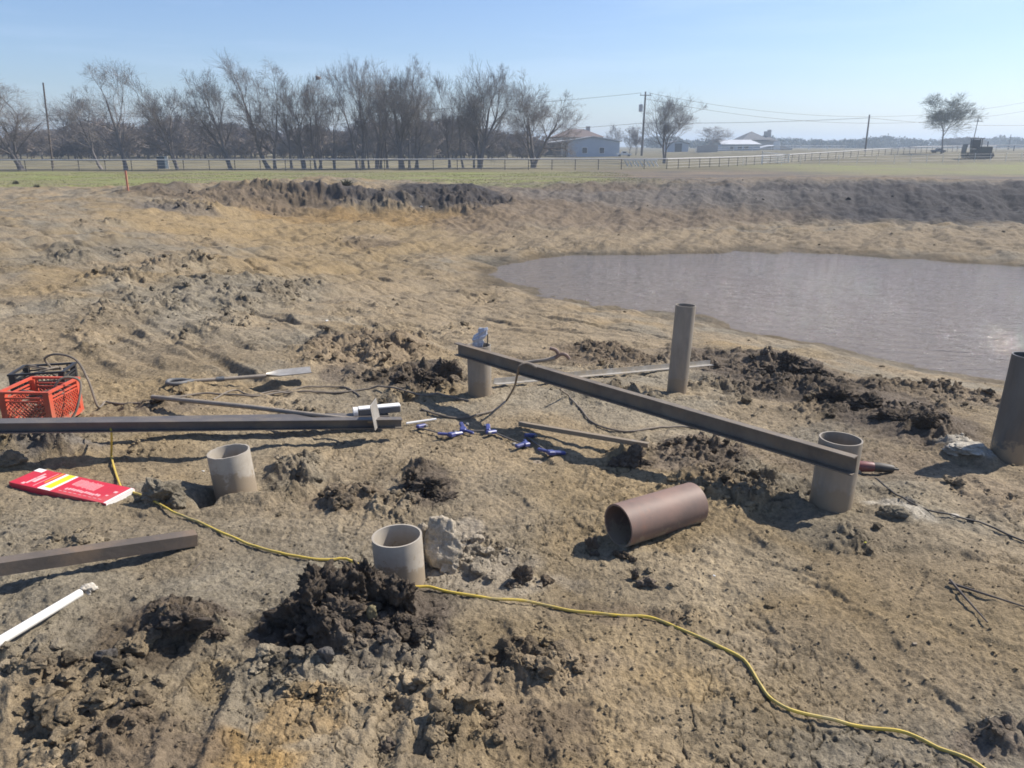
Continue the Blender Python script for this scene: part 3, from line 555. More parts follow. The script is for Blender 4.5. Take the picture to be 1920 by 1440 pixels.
lumps('mud_clump', 'spiky clod just below the lying rusty pipe', 'mud clump', [(1172, 1045, .03, 1.3, .9, .8, .01), (1190, 1050, .022, 1, 1, .8, .0), (1155, 1042, .02, 1, 1, .9, .01)], BROWN * .9, rough=.6, seed=12, sub=4)
lumps('mud_clump', 'dark pointed clod on the pale spilled concrete', 'mud clump', [(975, 1090, .055, 1, .8, 1.0, .03), (955, 1098, .03, 1, .8, .8, .0)], DARK * 1.3, rough=.5, seed=13, sub=5)
lumps('mud_clump', 'rounded grey brown clod beside the dark pointed one', 'mud clump', [(1025, 1092, .032, 1.2, 1, .8, .01)], BROWN * .9, rough=.35, seed=14, sub=4)
lumps('clay_lump', 'large cracked grey clay lump left of the short wide pipe', 'clay lump', [(305, 935, .10, 1.0, .8, .75, .03), (330, 945, .07, 1, .8, .8, .02)], GREY * .95, rough=.32, seed=15)
lumps('concrete_lump', 'flat pale concrete lump right of the pipe under the beam end', 'concrete lump', [(1680, 965, .075, 1.2, .8, .55, .0), (1665, 960, .05, 1, .8, .6, .01)], GREY, rough=.3, seed=16)
lumps('concrete_lump', 'pale splash of concrete at the foot of the rightmost pipe', 'concrete lump', [(1822, 838, .14, 1.1, .9, .20, .0), (1790, 846, .08, 1.1, .8, .25, .0)], PALE * 1.05, rough=.3, seed=17)
lumps('mud_heap', 'dark mud heap right of the white pole in the lower left', 'mud heap', [(350, 1175, .075, 1.2, .8, .7, .02), (300, 1185, .05, 1, .8, .8, .01), (400, 1185, .05, 1.2, .8, .7, .0)], DARK * 1.2, rough=.6, seed=18)
lumps('mud_heap', 'dark crumbled mud heap above and left of the concrete lump', 'mud heap', [(800, 915, .09, 1.1, .8, .6, .02), (770, 905, .06, 1, .8, .9, .03), (830, 935, .06, 1.2, .8, .6, .0)], DARK * 1.2, rough=.6, seed=19)
lumps('mud_heap', 'row of blackish mud lumps by the post under the left end of the beam', 'mud heap', [(840, 705, .13, .9, .7, 1.0, .05), (790, 712, .09, 1, .8, .9, .02), (750, 715, .08, 1, .8, .8, .01), (815, 722, .09, 1, .8, .8, .01), (700, 712, .06, 1.2, .8, .8, 0)], DARK * 1.0, rough=.55, seed=20)
lumps('mud_heap', 'dark mud heap at the low end of the short steel flat bar', 'mud heap', [(1180, 865, .07, 1, .8, 1.1, .03), (1160, 872, .045, 1, .8, 1.0, .01), (1210, 868, .05, 1, .8, .7, .0)], DARK * 1.3, rough=.6, seed=21)
lumps('clay_lump', 'pale grey clay lump at the left edge under the steel beams', 'clay lump', [(22, 868, .075, 1.1, .8, .7, .02)], GREY * .95, rough=.3, seed=22)
lumps('clay_lump', 'cracked tan clay block in the lower left', 'clay lump', [(255, 1215, .065, 1, .8, .7, .01)], TAN * .9, rough=.28, seed=23)
lumps('clay_lump', 'rounded tan clay lump near the bottom left corner', 'clay lump', [(120, 1345, .05, 1, .8, .8, .01)], TAN * .9, rough=.3, seed=24, sub=4)
lumps('clay_lump', 'dark grey clay lump in the lower left shade', 'clay lump', [(205, 1235, .05, 1, .8, .8, .01)], SLATE * .8, rough=.35, seed=25, sub=4)
lumps('mud_clump', 'dark brown clod at the bottom edge left of centre', 'mud clump', [(720, 1405, .035, 1.1, .9, .8, .0), (735, 1395, .02, 1, .9, .9, .0)], DARK * 1.3, rough=.5, seed=26, sub=4)

# ------------------------------------------------------------ materials of the things
STEEL = mat('steel_mill_scale', (.12, .10, .08), (.19, .16, .125), scale=7, rough=.7, metal=.03, bump=.003, c3=(.20, .15, .10))
STEELB = mat('steel_blue_grey', (.105, .098, .094), (.15, .132, .12), scale=6, rough=.55, metal=.3, bump=.003, c3=(.22, .18, .13))
RUSTB = mat('steel_rusty', (.125, .10, .08), (.085, .07, .058), scale=6, rough=.72, bump=.003, c3=(.18, .125, .08))
PIPEG = mat('pipe_dusty', (.42, .375, .31), (.32, .28, .225), scale=7, rough=.75, metal=.05, bump=.0015, c3=(.40, .36, .30), mud=.10)
PIPEM = mat('pipe_weathered', (.31, .27, .22), (.21, .185, .15), scale=9, rough=.6, metal=.15, bump=.0012, c3=(.32, .265, .20), stretch=(1, 1, .3), mud=.13)
PIPED = mat('pipe_dark', (.13, .13, .125), (.09, .085, .08), scale=9, rough=.5, metal=.3, bump=.001, c3=(.16, .13, .10), stretch=(1, 1, .3), mud=.10)
PIPER = mat('pipe_rust', (.235, .15, .115), (.155, .11, .09), scale=5, rough=.62, metal=.0, mud=.05, bump=.001, c3=(.33, .15, .09))
GALV = mat('galvanised', (.42, .40, .365), (.30, .28, .25), scale=12, rough=.5, metal=.4, bump=.0008, c3=(.33, .28, .21))
ORANGE = mat('crate_plastic', (.60, .085, .04), (.44, .085, .045), scale=9, rough=.55, bump=.0005, c3=(.40, .15, .09), mud=.03)
BLACKP = mat('black_plastic', (.022, .022, .025), (.04, .036, .033), scale=8, rough=.5, bump=.0006)
REDCARD = mat('red_card', (.60, .030, .055), (.50, .032, .050), scale=7, rough=.45, c3=(.50, .10, .09), bump=.001, bscale=9)
WHITEC = mat('white_card', (.78, .77, .74), (.70, .69, .66), scale=9, rough=.6)
PINKC = mat('pale_print', (.72, .45, .45), (.66, .38, .38), scale=30, rough=.6)
YELC = mat('yellow_print', (.68, .66, .02), (.60, .58, .02), scale=8, rough=.5)
AMBC = mat('amber_print', (.70, .42, .03), scale=8, rough=.5)
YCORD = mat('yellow_cord', (.64, .46, .055), (.46, .34, .09), scale=14, rough=.5, c3=(.33, .27, .14))
CABLE = mat('dusty_cable', (.22, .18, .135), (.12, .10, .08), scale=12, rough=.7)
CABLEB = mat('black_cable', (.035, .03, .027), (.08, .068, .055), scale=12, rough=.6)
WOODH = mat('weathered_handle', (.31, .265, .21), (.22, .19, .155), scale=14, rough=.7, bump=.001, stretch=(1, 1, 1))
MUDW = mat('muddy_white', (.60, .58, .53), (.36, .32, .26), scale=12, rough=.6, bump=.001, lo=.45, hi=.7)
BLUEP = mat('blue_plastic', (.06, .075, .24), (.055, .06, .16), scale=25, rough=.4)
GREYR = mat('grey_rubber', (.10, .11, .12), (.16, .15, .135), scale=12, rough=.6)
CONC = mat('pale_concrete', (.48, .44, .37), (.38, .34, .28), scale=14, rough=.9, bump=.004)
ORST = mat('orange_paint', (.72, .26, .14), (.60, .24, .15), scale=8, rough=.7)
BARK = mat('bark', (.21, .185, .17), (.15, .135, .125), scale=4, rough=.9, bump=.02, bscale=8)
TWIG = mat('twigs', (.25, .225, .205), (.19, .17, .155), scale=2, rough=.9)
BRUSH = mat('brush', (.26, .215, .18), (.18, .15, .13), scale=.3, rough=.95)
FARGRN = mat('far_foliage', (.055, .070, .042), (.085, .085, .055), scale=.2, rough=.95)
POLEW = mat('pole_wood', (.13, .105, .085), (.09, .075, .065), scale=3, rough=.9)
FENCEM = mat('fence_galv', (.56, .545, .53), (.46, .445, .43), scale=3, rough=.6, metal=.1)
FPOST = mat('fence_post_dark', (.13, .115, .10), (.09, .08, .07), scale=3, rough=.8)
WHITEP = mat('white_paint', (.78, .78, .76), (.66, .65, .62), scale=3, rough=.6)
SIDING = mat('blue_grey_siding', (.42, .47, .53), (.38, .43, .49), scale=.8, rough=.6)
ROOFM = mat('pale_metal_roof', (.62, .62, .60), (.50, .49, .47), scale=.8, rough=.4)
ROOFR = mat('red_brown_roof', (.155, .105, .085), (.12, .085, .07), scale=1.2, rough=.85)
ROOFG = mat('grey_shingle', (.13, .13, .135), (.10, .10, .105), scale=1.2, rough=.85)
BRICKP = mat('pale_brick', (.42, .38, .33), (.36, .32, .28), scale=2, rough=.85)
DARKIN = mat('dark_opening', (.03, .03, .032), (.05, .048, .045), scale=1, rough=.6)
MACH = mat('machine_dull_green', (.055, .06, .042), (.075, .065, .05), scale=2, rough=.6)
MACHB = mat('machine_black', (.02, .02, .02), (.035, .032, .03), scale=2, rough=.6)

# ------------------------------------------------------------ pipes
LOG = []
def post(name, label, base, rimpx, wpx, mt, wall=.008, group=None, wob=.0):
    g = ground_pt(*base); D = wpx * (g[1] + .08) * (1.0 / (CP - (rimpx[1] - 720) / F_PX * SP)) / F_PX; c = Vector((g[0], g[1] + D / 2, 0)); r = ray(*rimpx); top = z_at(rimpx[1], c.y)
    tt = c.y / r[1]; tx = r[0] * tt                  # the pipe may lean a touch sideways
    c.x = c.x
    a = Vector((c.x, c.y, g[2] - .35)); lean = max(-.06, min(.06, tx - c.x)); b = Vector((c.x + lean, c.y, top))
    m = MB(); m.pipe(a, b, D / 2, D / 2 - wall, 48, wob)
    o = m.build(name, mt, None, True, origin=(c.x, c.y, g[2])); tag(o, label, 'pipe', group)
    LOG.append(('POST', label[:40], 'D', round(D, 3), tuple(round(q, 2) for q in c), 'ground', round(float(g[2]), 2), 'top', round(top, 2), 'lean', round(tx - c.x, 3))); return o, Vector((c.x, c.y, top))
PG = 'upright steel pipes set in the ground'
pA, tA = post('steel_pipe', 'short wide dusty grey upright pipe left of centre, below the stacked beams', (437, 925), (428, 846), 78, PIPEG, wob=.0015, group=PG)
pB, tB = post('steel_pipe', 'pale dusty upright pipe nearest the camera, half buried by dark mud', (750, 1108), (744, 1004), 95, PIPEG, group=PG)
pC, tC = post('steel_pipe', 'upright pipe under the far left end of the raised beam', (900, 748), (898, 647), 45, PIPEM, group=PG)
pD, tD = post('steel_pipe', 'tall slim upright pipe standing in front of the pond', (1269, 742), (1286, 572), 38, PIPEM, wall=.007, group=PG)
pE, tE = post('steel_pipe', 'upright pipe under the near right end of the raised beam', (1568, 962), (1577, 822), 78, PIPEM, group=PG)
pF, tF = post('steel_pipe', 'dark upright pipe cut by the right edge of the picture', (1903, 866), (1934, 667), 64, PIPED, group=PG)
# lying rusty pipe
rf = .105
a = P(1160, 986, 1.0); ga = G(1160, 1020); aa = np.array([ga[0], ga[1] + .09, 0]); aa[2] = gz(aa[0], aa[1]) + rf
m0 = P(1159, 986, CAMZ - aa[2]); m1 = P(1300, 943, CAMZ - aa[2])
MB().pipe(m0, m1, rf, rf - .009, 48).build('steel_pipe', PIPER, None, True, origin=(m0[0], m0[1], aa[2] - rf))
tag(bpy.context.scene.objects['steel_pipe.006'], 'short rusty brown pipe lying on its side with its open end to the left', 'pipe')

# ------------------------------------------------------------ beams
def chan(h, w, t, s=1):     # C section, web on the far side (s), profile is (side, up)
    return [(0, 0), (s * w, 0), (s * w, t), (s * t, t), (s * t, h - t), (s * w, h - t), (s * w, h), (0, h)]
def hbeam(h, w, t):
    return [(-w / 2, 0), (w / 2, 0), (w / 2, t), (t / 2, t), (t / 2, h - t), (w / 2, h - t), (w / 2, h), (-w / 2, h), (-w / 2, h - t), (-t / 2, h - t), (-t / 2, t), (-w / 2, t)]
ce, cc_ = Vector((tE.x, tE.y, 0)), Vector((tC.x, tC.y, 0)); dv = (ce - cc_).normalized(); sd = Vector((-dv.y, dv.x, 0)); sd = -sd if sd.y > 0 else sd
BH = .098
zt = z_at(838, (ce + sd * .12).y) - .0
a = cc_ + sd * .105 - dv * .13; b = ce + sd * .108 + dv * .165
def px_of(p):
    x, y, z = p[0], p[1], p[2] - CAMZ; dpt = y * CP - z * SP; up = y * SP + z * CP
    return round(960 + F_PX * x / dpt), round(720 - F_PX * up / dpt)
zb = zt - BH; a.z = zb; b.z = zb
side = dv.cross(Vector((0, 0, 1))); s_ = 1 if side.dot(sd) > 0 else -1
MB().prism(chan(BH, .045, .007, s_), a, b).build('steel_beam', STEEL, None, False, origin=(a.x, a.y, a.z)); tag(sc.objects['steel_beam'], 'long dark channel beam raised level on two upright pipes', 'steel beam')
LOG.append(('BEAM', px_of(a + Vector((0, 0, BH))), px_of(b + Vector((0, 0, BH))), px_of(b), 'z', zb))
def beam(name, label, p, q, prof, mt, cat='steel beam', group=None):
    p, q = Vector(p), Vector(q); o = MB().prism(prof, p, q).build(name, mt, None, False, origin=tuple(p)); tag(o, label, cat, group); return o
GB = 'steel beams lying in a pair on the left'
L0 = P(-160, 812, 1.50); L1 = P(752, 801, 1.76)
beam('steel_beam', 'front steel beam of the pair lying below the orange crate', L0, L1, hbeam(.062, .06, .006), STEELB, group=GB)
beam('steel_beam', 'rear steel beam of the pair, its end stopping short of the front one', P(-160, 806, 1.60), P(728, 790, 1.79), hbeam(.05, .08, .006), STEELB, group=GB)
beam('steel_beam', 'rusty steel beam at the left edge above the white pole', P(-160, 1105, 1.60), P(370, 1024, 1.74), chan(.056, .062, .006, -1), RUSTB)
beam('steel_bar', 'short brown flat bar lying in front of the raised beam', G(972, 802) + (0, 0, .012), G(1214, 850) + (0, 0, .035), chan(.028, .03, .004, -1), PIPEM, 'steel bar')
g0, g1 = G(925, 726), G(1330, 692); g0[2] += .03; g1[2] += .05
beam('angle_bar', 'long pale galvanised angle bar behind the raised beam and the tall pipe', g0, g1, [(0, 0), (.05, 0), (.05, .004), (.004, .004), (.004, .045), (0, .045)], GALV, 'steel bar')

# ------------------------------------------------------------ milk crates
def crate(loc, rz, L, Wd, Hh, mt, label, tilt=0):
    root = empty('milk_crate', loc, label, 'crate', None, rz); root.rotation_euler = (tilt, 0, rz)
    b = MB(); t = .012
    for (sx, sy, w, d) in ((0, -1, L, t), (0, 1, L, t), (-1, 0, t, Wd), (1, 0, t, Wd)):
        cx, cy = sx * (L / 2 - t / 2), sy * (Wd / 2 - t / 2); e = (w if sx == 0 else w + .012); f = (d if sy == 0 else d + .012)
        if sy != 0: w2, d2 = w + .012, d + .010
        else: w2, d2 = w + .010, d - 2 * t
        b.box((cx, cy, Hh - .007), w2, d2, .014); b.box((cx, cy, .018), w if sy else t, d if sx == 0 else d - 2 * t, .036)
        b.box((cx, cy, Hh - .045), (w if sy else t - .002), (d if sx == 0 else d - 2 * t) - (.002 if sy else 0), .010)
        b.box((cx, cy, Hh - .068), (w if sy else t - .002), (d if sx == 0 else d - 2 * t) - (.002 if sy else 0), .008)
    for sx in (-1, 1):
        for sy in (-1, 1):
            b.box((sx * (L / 2 - .019), sy * (Wd / 2 - .019), Hh / 2), .0385, .0385, Hh - .03)
    for k in range(6):
        b.box((0, -Wd / 2 + (k + .5) * Wd / 6, .006), L - .03, .014, .008); b.box((-L / 2 + (k + .5) * L / 6, 0, .0075), .014, Wd - .03, .008)
    b.build('frame', mt, root)
    def lattice(side):                                # crossed slats of one wall
        q = MB(); n = L if side in (0, 1) else Wd; n -= .06; z0, z1 = .036, Hh - .07; hz = z1 - z0
        for dirn in (1, -1):
            for k in range(-6, 15):
                s0 = k * .028 - hz / 2; pts = []
                x0, x1 = s0, s0 + hz
                za, zb_ = z0, z1
                if x0 < 0: za += -x0; x0 = 0
                if x1 > n: zb_ -= x1 - n; x1 = n
                if x1 - x0 < .01: continue
                if dirn < 0: x0, x1 = n - x0, n - x1
                p, r_ = x0 - n / 2, x1 - n / 2
                if side < 2:
                    yy = (-1 if side == 0 else 1) * (Wd / 2 - .006 + dirn * .0015); A_, B_ = (p, yy, za), (r_, yy, zb_); up = (0, 1, 0)
                else:
                    xx = (-1 if side == 2 else 1) * (L / 2 - .006 + dirn * .0015); A_, B_ = (xx, p, za), (xx, r_, zb_); up = (1, 0, 0)
                q.prism([(-.0022, -.002), (.0022, -.002), (.0022, .002), (-.0022, .002)], A_, B_, up)
        q.build('lattice_wall', mt, root)
    for s in range(4): lattice(s)
    return root
cg = gz(-3.16, 5.05)
crate((-3.165, 5.06, cg + .01), R(-2), .335, .36, .25, ORANGE, 'orange red milk crate holding welding cables behind the left beams')
cg2 = gz(-3.48, 5.62)
crate((-3.47, 5.62, cg2 + .02), R(14), .36, .33, .20, BLACKP, 'black milk crate behind the orange one at the left edge', tilt=R(-3))

def coil(name, label, c, r0, turns, rad, mt, seed, zr=.12, origin=None):
    rnd = random.Random(seed); pts = []
    nn = turns * 14
    for k in range(nn):
        a_ = 2 * math.pi * k / 14; rr_ = r0 * (1 + .12 * math.sin(a_ * .37 + seed) + rnd.uniform(-.02, .02)); t_ = k / nn
        pts.append((c[0] + rr_ * math.cos(a_), c[1] + rr_ * math.sin(a_) * .95, c[2] + zr * t_ + .03 * math.sin(a_ * 1.3 + seed)))
    return pts
def cable(name, label, pts, rad, mt, cat='cable', step=.02, n=7, group=None):
    q = cr(pts, step); o = MB().tube([tuple(p) for p in q], rad, n).build(name, mt, None, True, origin=tuple(q[0])); tag(o, label, cat, group); return o
def lay(pp, rad, extra=0.0, sm=3):                    # ground-following path
    pts = []
    g = [G(a_, b_) for a_, b_ in pp]; q = cr(g, .04); z = H(q[:, 0], q[:, 1]); 
    zs = np.array([z[max(0, i - sm):i + sm + 1].max() * .5 + z[max(0, i - sm):i + sm + 1].mean() * .5 for i in range(len(z))])
    q[:, 2] = zs + rad * .8 + extra; return [tuple(p) for p in q]
# cable in and out of the crate
cb = coil('c', '', (-3.165, 5.06, cg + .05), .115, 5, .009, CABLE, 1, .17)
out = [(-3.03, 5.02, cg + .27), (-2.98, 5.05, cg + .31), (-2.90, 5.08, cg + .27), (-2.90, 5.0, cg + .12), (-2.93, 4.95, cg + .03), (-2.84, 4.98, cg + .02)]
cable('welding_cable', 'brown welding cable coiled in the orange crate and looping over its right side', cb + out, .008, CABLE)
cb2 = coil('c', '', (-3.47, 5.62, cg2 + .08), .11, 4, .009, CABLEB, 3, .17)
e1 = [(-3.40, 5.55, cg2 + .31), (-3.28, 5.5, cg2 + .36), (-3.10, 5.42, cg2 + .34), (-3.0, 5.36, cg2 + .20), (-2.93, 5.3, gz(-2.93, 5.3) + .03)]
e2 = lay([(185, 752), (215, 758), (285, 755), (330, 748), (380, 742), (430, 741), (480, 744), (540, 740), (600, 738), (640, 738), (700, 732), (740, 731), (790, 740), (830, 745), (880, 752)], .008)
cable('welding_cable', 'long dusty welding cable running from the black crate past the shovel', cb2 + e1 + e2[2:], .008, CABLE)
e3 = lay([(400, 750), (440, 735), (470, 742), (510, 742), (540, 733), (580, 727), (640, 726), (665, 737), (675, 745)], .007)
cable('welding_cable', 'thin curved cable lying between the shovel and the hoe', e3, .0065, CABLE)
zt_ = zb + BH
l1 = P(985, 683, CAMZ - zt_ - .012); pre = P(1000, 684, CAMZ - zt_ - .01)
cf = [P(970, 702, CAMZ - zb - .02), P(964, 726, CAMZ - zb + .12)]
gr_ = lay([(950, 752), (930, 768), (900, 780), (860, 786), (820, 780), (790, 768)], .008)
cable('welding_cable', 'cable hung over the raised beam and looping down to the blue clamps', [P(1006, 690, CAMZ - zt_ - .0), P(996, 684, CAMZ - zt_ - .016), P(985, 682, CAMZ - zt_ - .016), P(974, 686, CAMZ - zt_ - .005)] + cf + gr_, .008, CABLE)
gr_ = lay([(1065, 745), (1090, 770), (1110, 792), (1150, 808), (1185, 810), (1250, 803), (1310, 806), (1370, 818)], .007)
cable('welding_cable', 'thin cable curving over the clay beneath the middle of the raised beam', [P(1050, 730, 1.75)] + gr_, .007, CABLE)
gr_ = lay([(1640, 905), (1690, 935), (1740, 958), (1800, 975), (1850, 990), (1900, 1010), (1960, 1030)], .005)
cable('extension_cord', 'thin dark cord trailing right from the grinder', gr_, .005, CABLEB, 'cord')
# yellow extension cord
y1 = [P(190, 788, 1.60), P(203, 797, 1.58), P(209, 812, 1.60)] + lay([(208, 850), (212, 872), (220, 897)], .006)[1:] + lay([(228, 917), (262, 929), (300, 948), (360, 976), (420, 1006), (480, 1028), (540, 1044), (600, 1051), (650, 1053)], .006)
y2 = lay([(700, 1075), (760, 1100), (800, 1106), (850, 1112), (920, 1124), (1000, 1135), (1080, 1149), (1160, 1156), (1220, 1163), (1290, 1190), (1350, 1215), (1395, 1240), (1418, 1275), (1440, 1308), (1480, 1334), (1540, 1352), (1620, 1368), (1700, 1382), (1760, 1403), (1820, 1430), (1870, 1462)], .006)
cable('extension_cord', 'yellow extension cord snaking from the left beams to the lower right corner', y1 + y2, .0062, YCORD, 'cord', step=.03)

# ------------------------------------------------------------ red box
q = [P(24, 906, 1.74), P(206, 943, 1.74), P(244, 913, 1.74)]
ex = Vector(q[1] - q[0]); LX = ex.length; rz = math.atan2(ex.y, ex.x); LY = .19
cx, cy = (q[0] + q[2])[:2] / 2; zb_ = max(gz(cx + dx, cy + dy) for dx in (-.25, 0, .25) for dy in (-.06, .06)) + .0
ctr = Vector((cx, cy, CAMZ - 1.74 - .05)); BHh = .05
root = empty('cardboard_box', ctr, 'long flat red cardboard box with yellow label lying on the dirt', 'box', None, rz); root.rotation_euler = (R(1.5), R(1.0), rz)
MB().box((0, 0, BHh / 2), LX, LY, BHh, bev=.002).build('carton', REDCARD, root)
def sticker(nm, x0, x1, y0, y1, mt, z=.0008):
    MB().box(((x0 + x1) / 2 * LX - LX / 2, (y0 + y1) / 2 * LY - LY / 2, BHh + z / 2), abs(x1 - x0) * LX, abs(y1 - y0) * LY, z).build(nm, mt, root)
MB().box((LX / 2 + .0012, 0, BHh / 2), .002, LY - .004, BHh - .004).build('end_label', WHITEC, root)
sticker('end_label', .972, .998, .02, .98, WHITEC); sticker('white_panel', .30, .43, .02, .98, WHITEC); sticker('yellow_panel', .335, .405, .14, .97, YELC, .0016)
sticker('amber_stripe', .262, .275, .35, .98, AMBC); sticker('white_panel', .0, .085, .80, .99, WHITEC)
def prints():
    t_ = MB(); rnd = random.Random(3)
    for k in range(15):
        x0 = .50 + k * .017; t_.box((x0 * LX - LX / 2, (.70 - .004 * k) * LY - LY / 2, BHh + .0005), .0035, LY * .42 * rnd.uniform(.75, 1), .001)
    for k in range(13):
        t_.box(((.52 + k * .027) * LX - LX / 2, .30 * LY - LY / 2 + rnd.uniform(-.004, .004), BHh + .0005), .011, LY * .10, .001)
    for k in range(9):
        t_.box(((.50 + k * .05) * LX - LX / 2, .14 * LY - LY / 2, BHh + .0005), .02, .0035, .001)
    t_.box((.92 * LX - LX / 2, .62 * LY - LY / 2, BHh + .0005), .02, .018, .001); t_.box((.90 * LX - LX / 2, .38 * LY - LY / 2, BHh + .0005), .013, .013, .001)
    for x0, y0, w_, h_ in ((.14, .62, .012, .06), (.14, .32, .014, .07), (.175, .46, .022, .075), (.12, .12, .02, .02), (.235, .5, .003, .16)): t_.box((x0 * LX - LX / 2, y0 * LY - LY / 2, BHh + .0005), w_, h_, .001)
    t_.build('print', PINKC, root)
prints()

# ------------------------------------------------------------ tools
# shovel
sA, sB = G(316, 728), G(585, 716); d = Vector(sB - sA); 
o0 = Vector(sA); o0.z += .05; d.z = 0; Ls = d.length; rz = math.atan2(d.y, d.x)
root = empty('shovel', o0, 'square shovel with grey D handle lying on the slope above the hoe', 'shovel', None, rz)
root.rotation_euler = (0, -math.atan2(gz(sB[0], sB[1]) - sA[2], Ls) * .9, rz)
m = MB(); pts = [(.19, 0, .0), (.15, .02, 0), (.10, .052, 0), (.03, .056, 0), (.0, .03, 0), (0, -.03, 0), (.03, -.056, 0), (.10, -.052, 0), (.15, -.02, 0), (.19, 0, 0)]
m.tube([tuple(p) for p in cr(pts, .02)], .016, 10).build('d_handle', GREYR, root, True)
m = MB(); m.tube([(.18, 0, 0), (.40, 0, .005), (.74, 0, .015)], [.0155, .0155, .0165], 12); m.build('shaft', WOODH, root, True)
MB().tube([(.36, 0, .004), (.42, 0, .006)], .021, 12).build('collar', GREYR, root, True)
m = MB(); W2 = .098; xs = [.74, .78, .84, .95, 1.05, Ls]; ws = [.02, .05, W2, W2, W2, W2 * .96]; vs = []; 
for x_, w_ in zip(xs, ws):
    for t_ in np.linspace(-1, 1, 7): vs.append((x_, w_ * t_, .012 + .022 * t_ * t_ + .06 * max(0, x_ - .78)))
fs = [(i * 7 + k, i * 7 + k + 1, (i + 1) * 7 + k + 1, (i + 1) * 7 + k) for i in range(5) for k in range(6)]
n0 = len(vs); vs2 = [(a_, b_, c_ - .004) for a_, b_, c_ in vs]; fs2 = [tuple(n0 + i for i in f[::-1]) for f in fs]
edge = [(i, i + 7, i + 7 + n0, i + n0) for i in range(0, 35, 7)] + [(i + 6, i + n0 + 6, i + 13 + n0, i + 13) for i in range(0, 35, 7)] + [(35 + k, 36 + k, 36 + k + n0, 35 + k + n0) for k in range(6)] + [(k, k + n0, k + 1 + n0, k + 1) for k in range(6)]
m.add(vs + vs2, fs + fs2 + edge); m.build('blade', GALV, root, True)
# hoe
hA = G(287, 757); hA[2] += .05; hB = P(662, 787, 1.70)
root = empty('hoe', tuple(hA), 'long handled hoe lying across the beam ends with its blade upright', 'hoe')
A_ = Vector((0, 0, 0)); B_ = Vector(hB - hA)
MB().tube([A_, A_.lerp(B_, .5) + Vector((0, 0, .008)), B_], [.017, .0165, .0155], 12).build('handle', WOODH, root, True)
dn = B_.normalized(); B2 = B_ + dn * .13
MB().tube([B_ - dn * .05, B_ + dn * .06, B2, B2 + Vector((.03, 0, .02))], [.019, .017, .011, .009], 10).build('neck', PIPEM, root, True)
bc = B2 + Vector((.03, 0, .03)); m = MB(); Mx = Matrix.Rotation(R(-8), 3, 'Y') @ Matrix.Rotation(R(86), 3, 'Z')
m.box(bc + Vector((0, 0, .02)), .16, .004, .17, Mx, bev=.0015); m.build('blade', GALV, root)
# white-topped bar beside the hoe blade
g0 = P(672, 770, 1.70); g1 = P(750, 768, 1.72)
root = empty('marking_block', tuple(g0), 'short white topped bar with a round white cap lying by the hoe blade', 'block')
v_ = Vector(g1 - g0); rz = math.atan2(v_.y, v_.x); root.rotation_euler = (0, 0, rz); ln = v_.length
MB().box((ln / 2, 0, .016), ln, .06, .012, bev=.003).build('white_face', WHITEC, root); MB().box((ln / 2, 0, -.010), ln, .056, .040, bev=.004).build('grey_body', GREYR, root)
MB().tube([(-.035, 0, -.01), (-.005, 0, -.01)], .036, 20).build('round_cap', WHITEC, root, True)
# white pole lower left
pa, pb = P(-80, 1250, 1.66), P(150, 1112, 1.70)
root = empty('white_pole', tuple(pb), 'white pole with a muddy grey end poking in at the lower left', 'pole')
MB().tube([Vector(pa - pb), (0, 0, 0)], [.0185, .0165], 14).build('shaft', mat('white_shaft', (.74, .72, .66), (.62, .59, .52), scale=10, rough=.5, lo=.5, hi=.75), root, True)
e_ = Vector(pb - pa).normalized()
v, f = clod_shape(4, 91, .5); me = mk_mesh('muddy_cap', v * (.036, .027, .027), f); o = put('muddy_cap', me, CONC, root); o.location = e_ * .03
# bar clamps
def clamp(p, q, label, flip=1):
    p, q = Vector(p), Vector(q); rz = math.atan2((q - p).y, (q - p).x); L_ = (q - p).length
    r_ = empty('bar_clamp', p, label, 'clamp', 'blue handled bar clamps on the ground', rz); r_.rotation_euler = (R(8), -math.asin((q.z - p.z) / L_), rz)
    MB().box((L_ / 2, 0, .012), L_, .016, .006, bev=.0015).build('bar', CABLEB, r_)
    m = MB(); m.box((.0, .0, .02), .045, .05, .028, bev=.006); m.box((-.005, flip * .055, .020), .028, .085, .022, Matrix.Rotation(R(12) * flip, 3, 'Z'), bev=.006); m.box((.04, -flip * .035, .022), .075, .022, .018, Matrix.Rotation(R(-35) * flip, 3, 'Z'), bev=.005)
    m.build('grip', BLUEP, r_, False)
    MB().box((.03, flip * .075, .02), .02, .03, .018, bev=.004).build('jaw_pad', GREYR, r_)
    m = MB(); m.box((L_ - .01, flip * .03, .018), .03, .085, .024, bev=.005); m.build('fixed_jaw', BLUEP, r_); MB().box((L_ - .03, flip * .06, .018), .014, .026, .018, bev=.003).build('jaw_pad', GREYR, r_)
    return r_
def gp(px, py, e=.006): 
    g = G(px, py); g[2] += e; return g
clamp(gp(868, 812), gp(918, 812), 'blue bar clamp with the widest blue grip, by the thin white stake'.replace('thin white stake', 'white marker'), 1)
clamp(gp(846, 822), gp(782, 806), 'blue bar clamp with its bar pointing left towards the steel beam ends', -1)
clamp(gp(985, 840), gp(925, 815), 'blue bar clamp lying in the shadow of the raised beam', 1)
clamp(gp(1032, 856), gp(985, 822), 'rightmost blue bar clamp, nearest the short flat bar', -1)
a, b = gp(762, 797, .012), gp(818, 789, .014)
tag(MB().tube([a, b], [.009, .007], 8).build('white_marker', WHITEC, None, True, origin=a), 'thin white marker stick on the dirt right of the beam ends', 'marker stick')
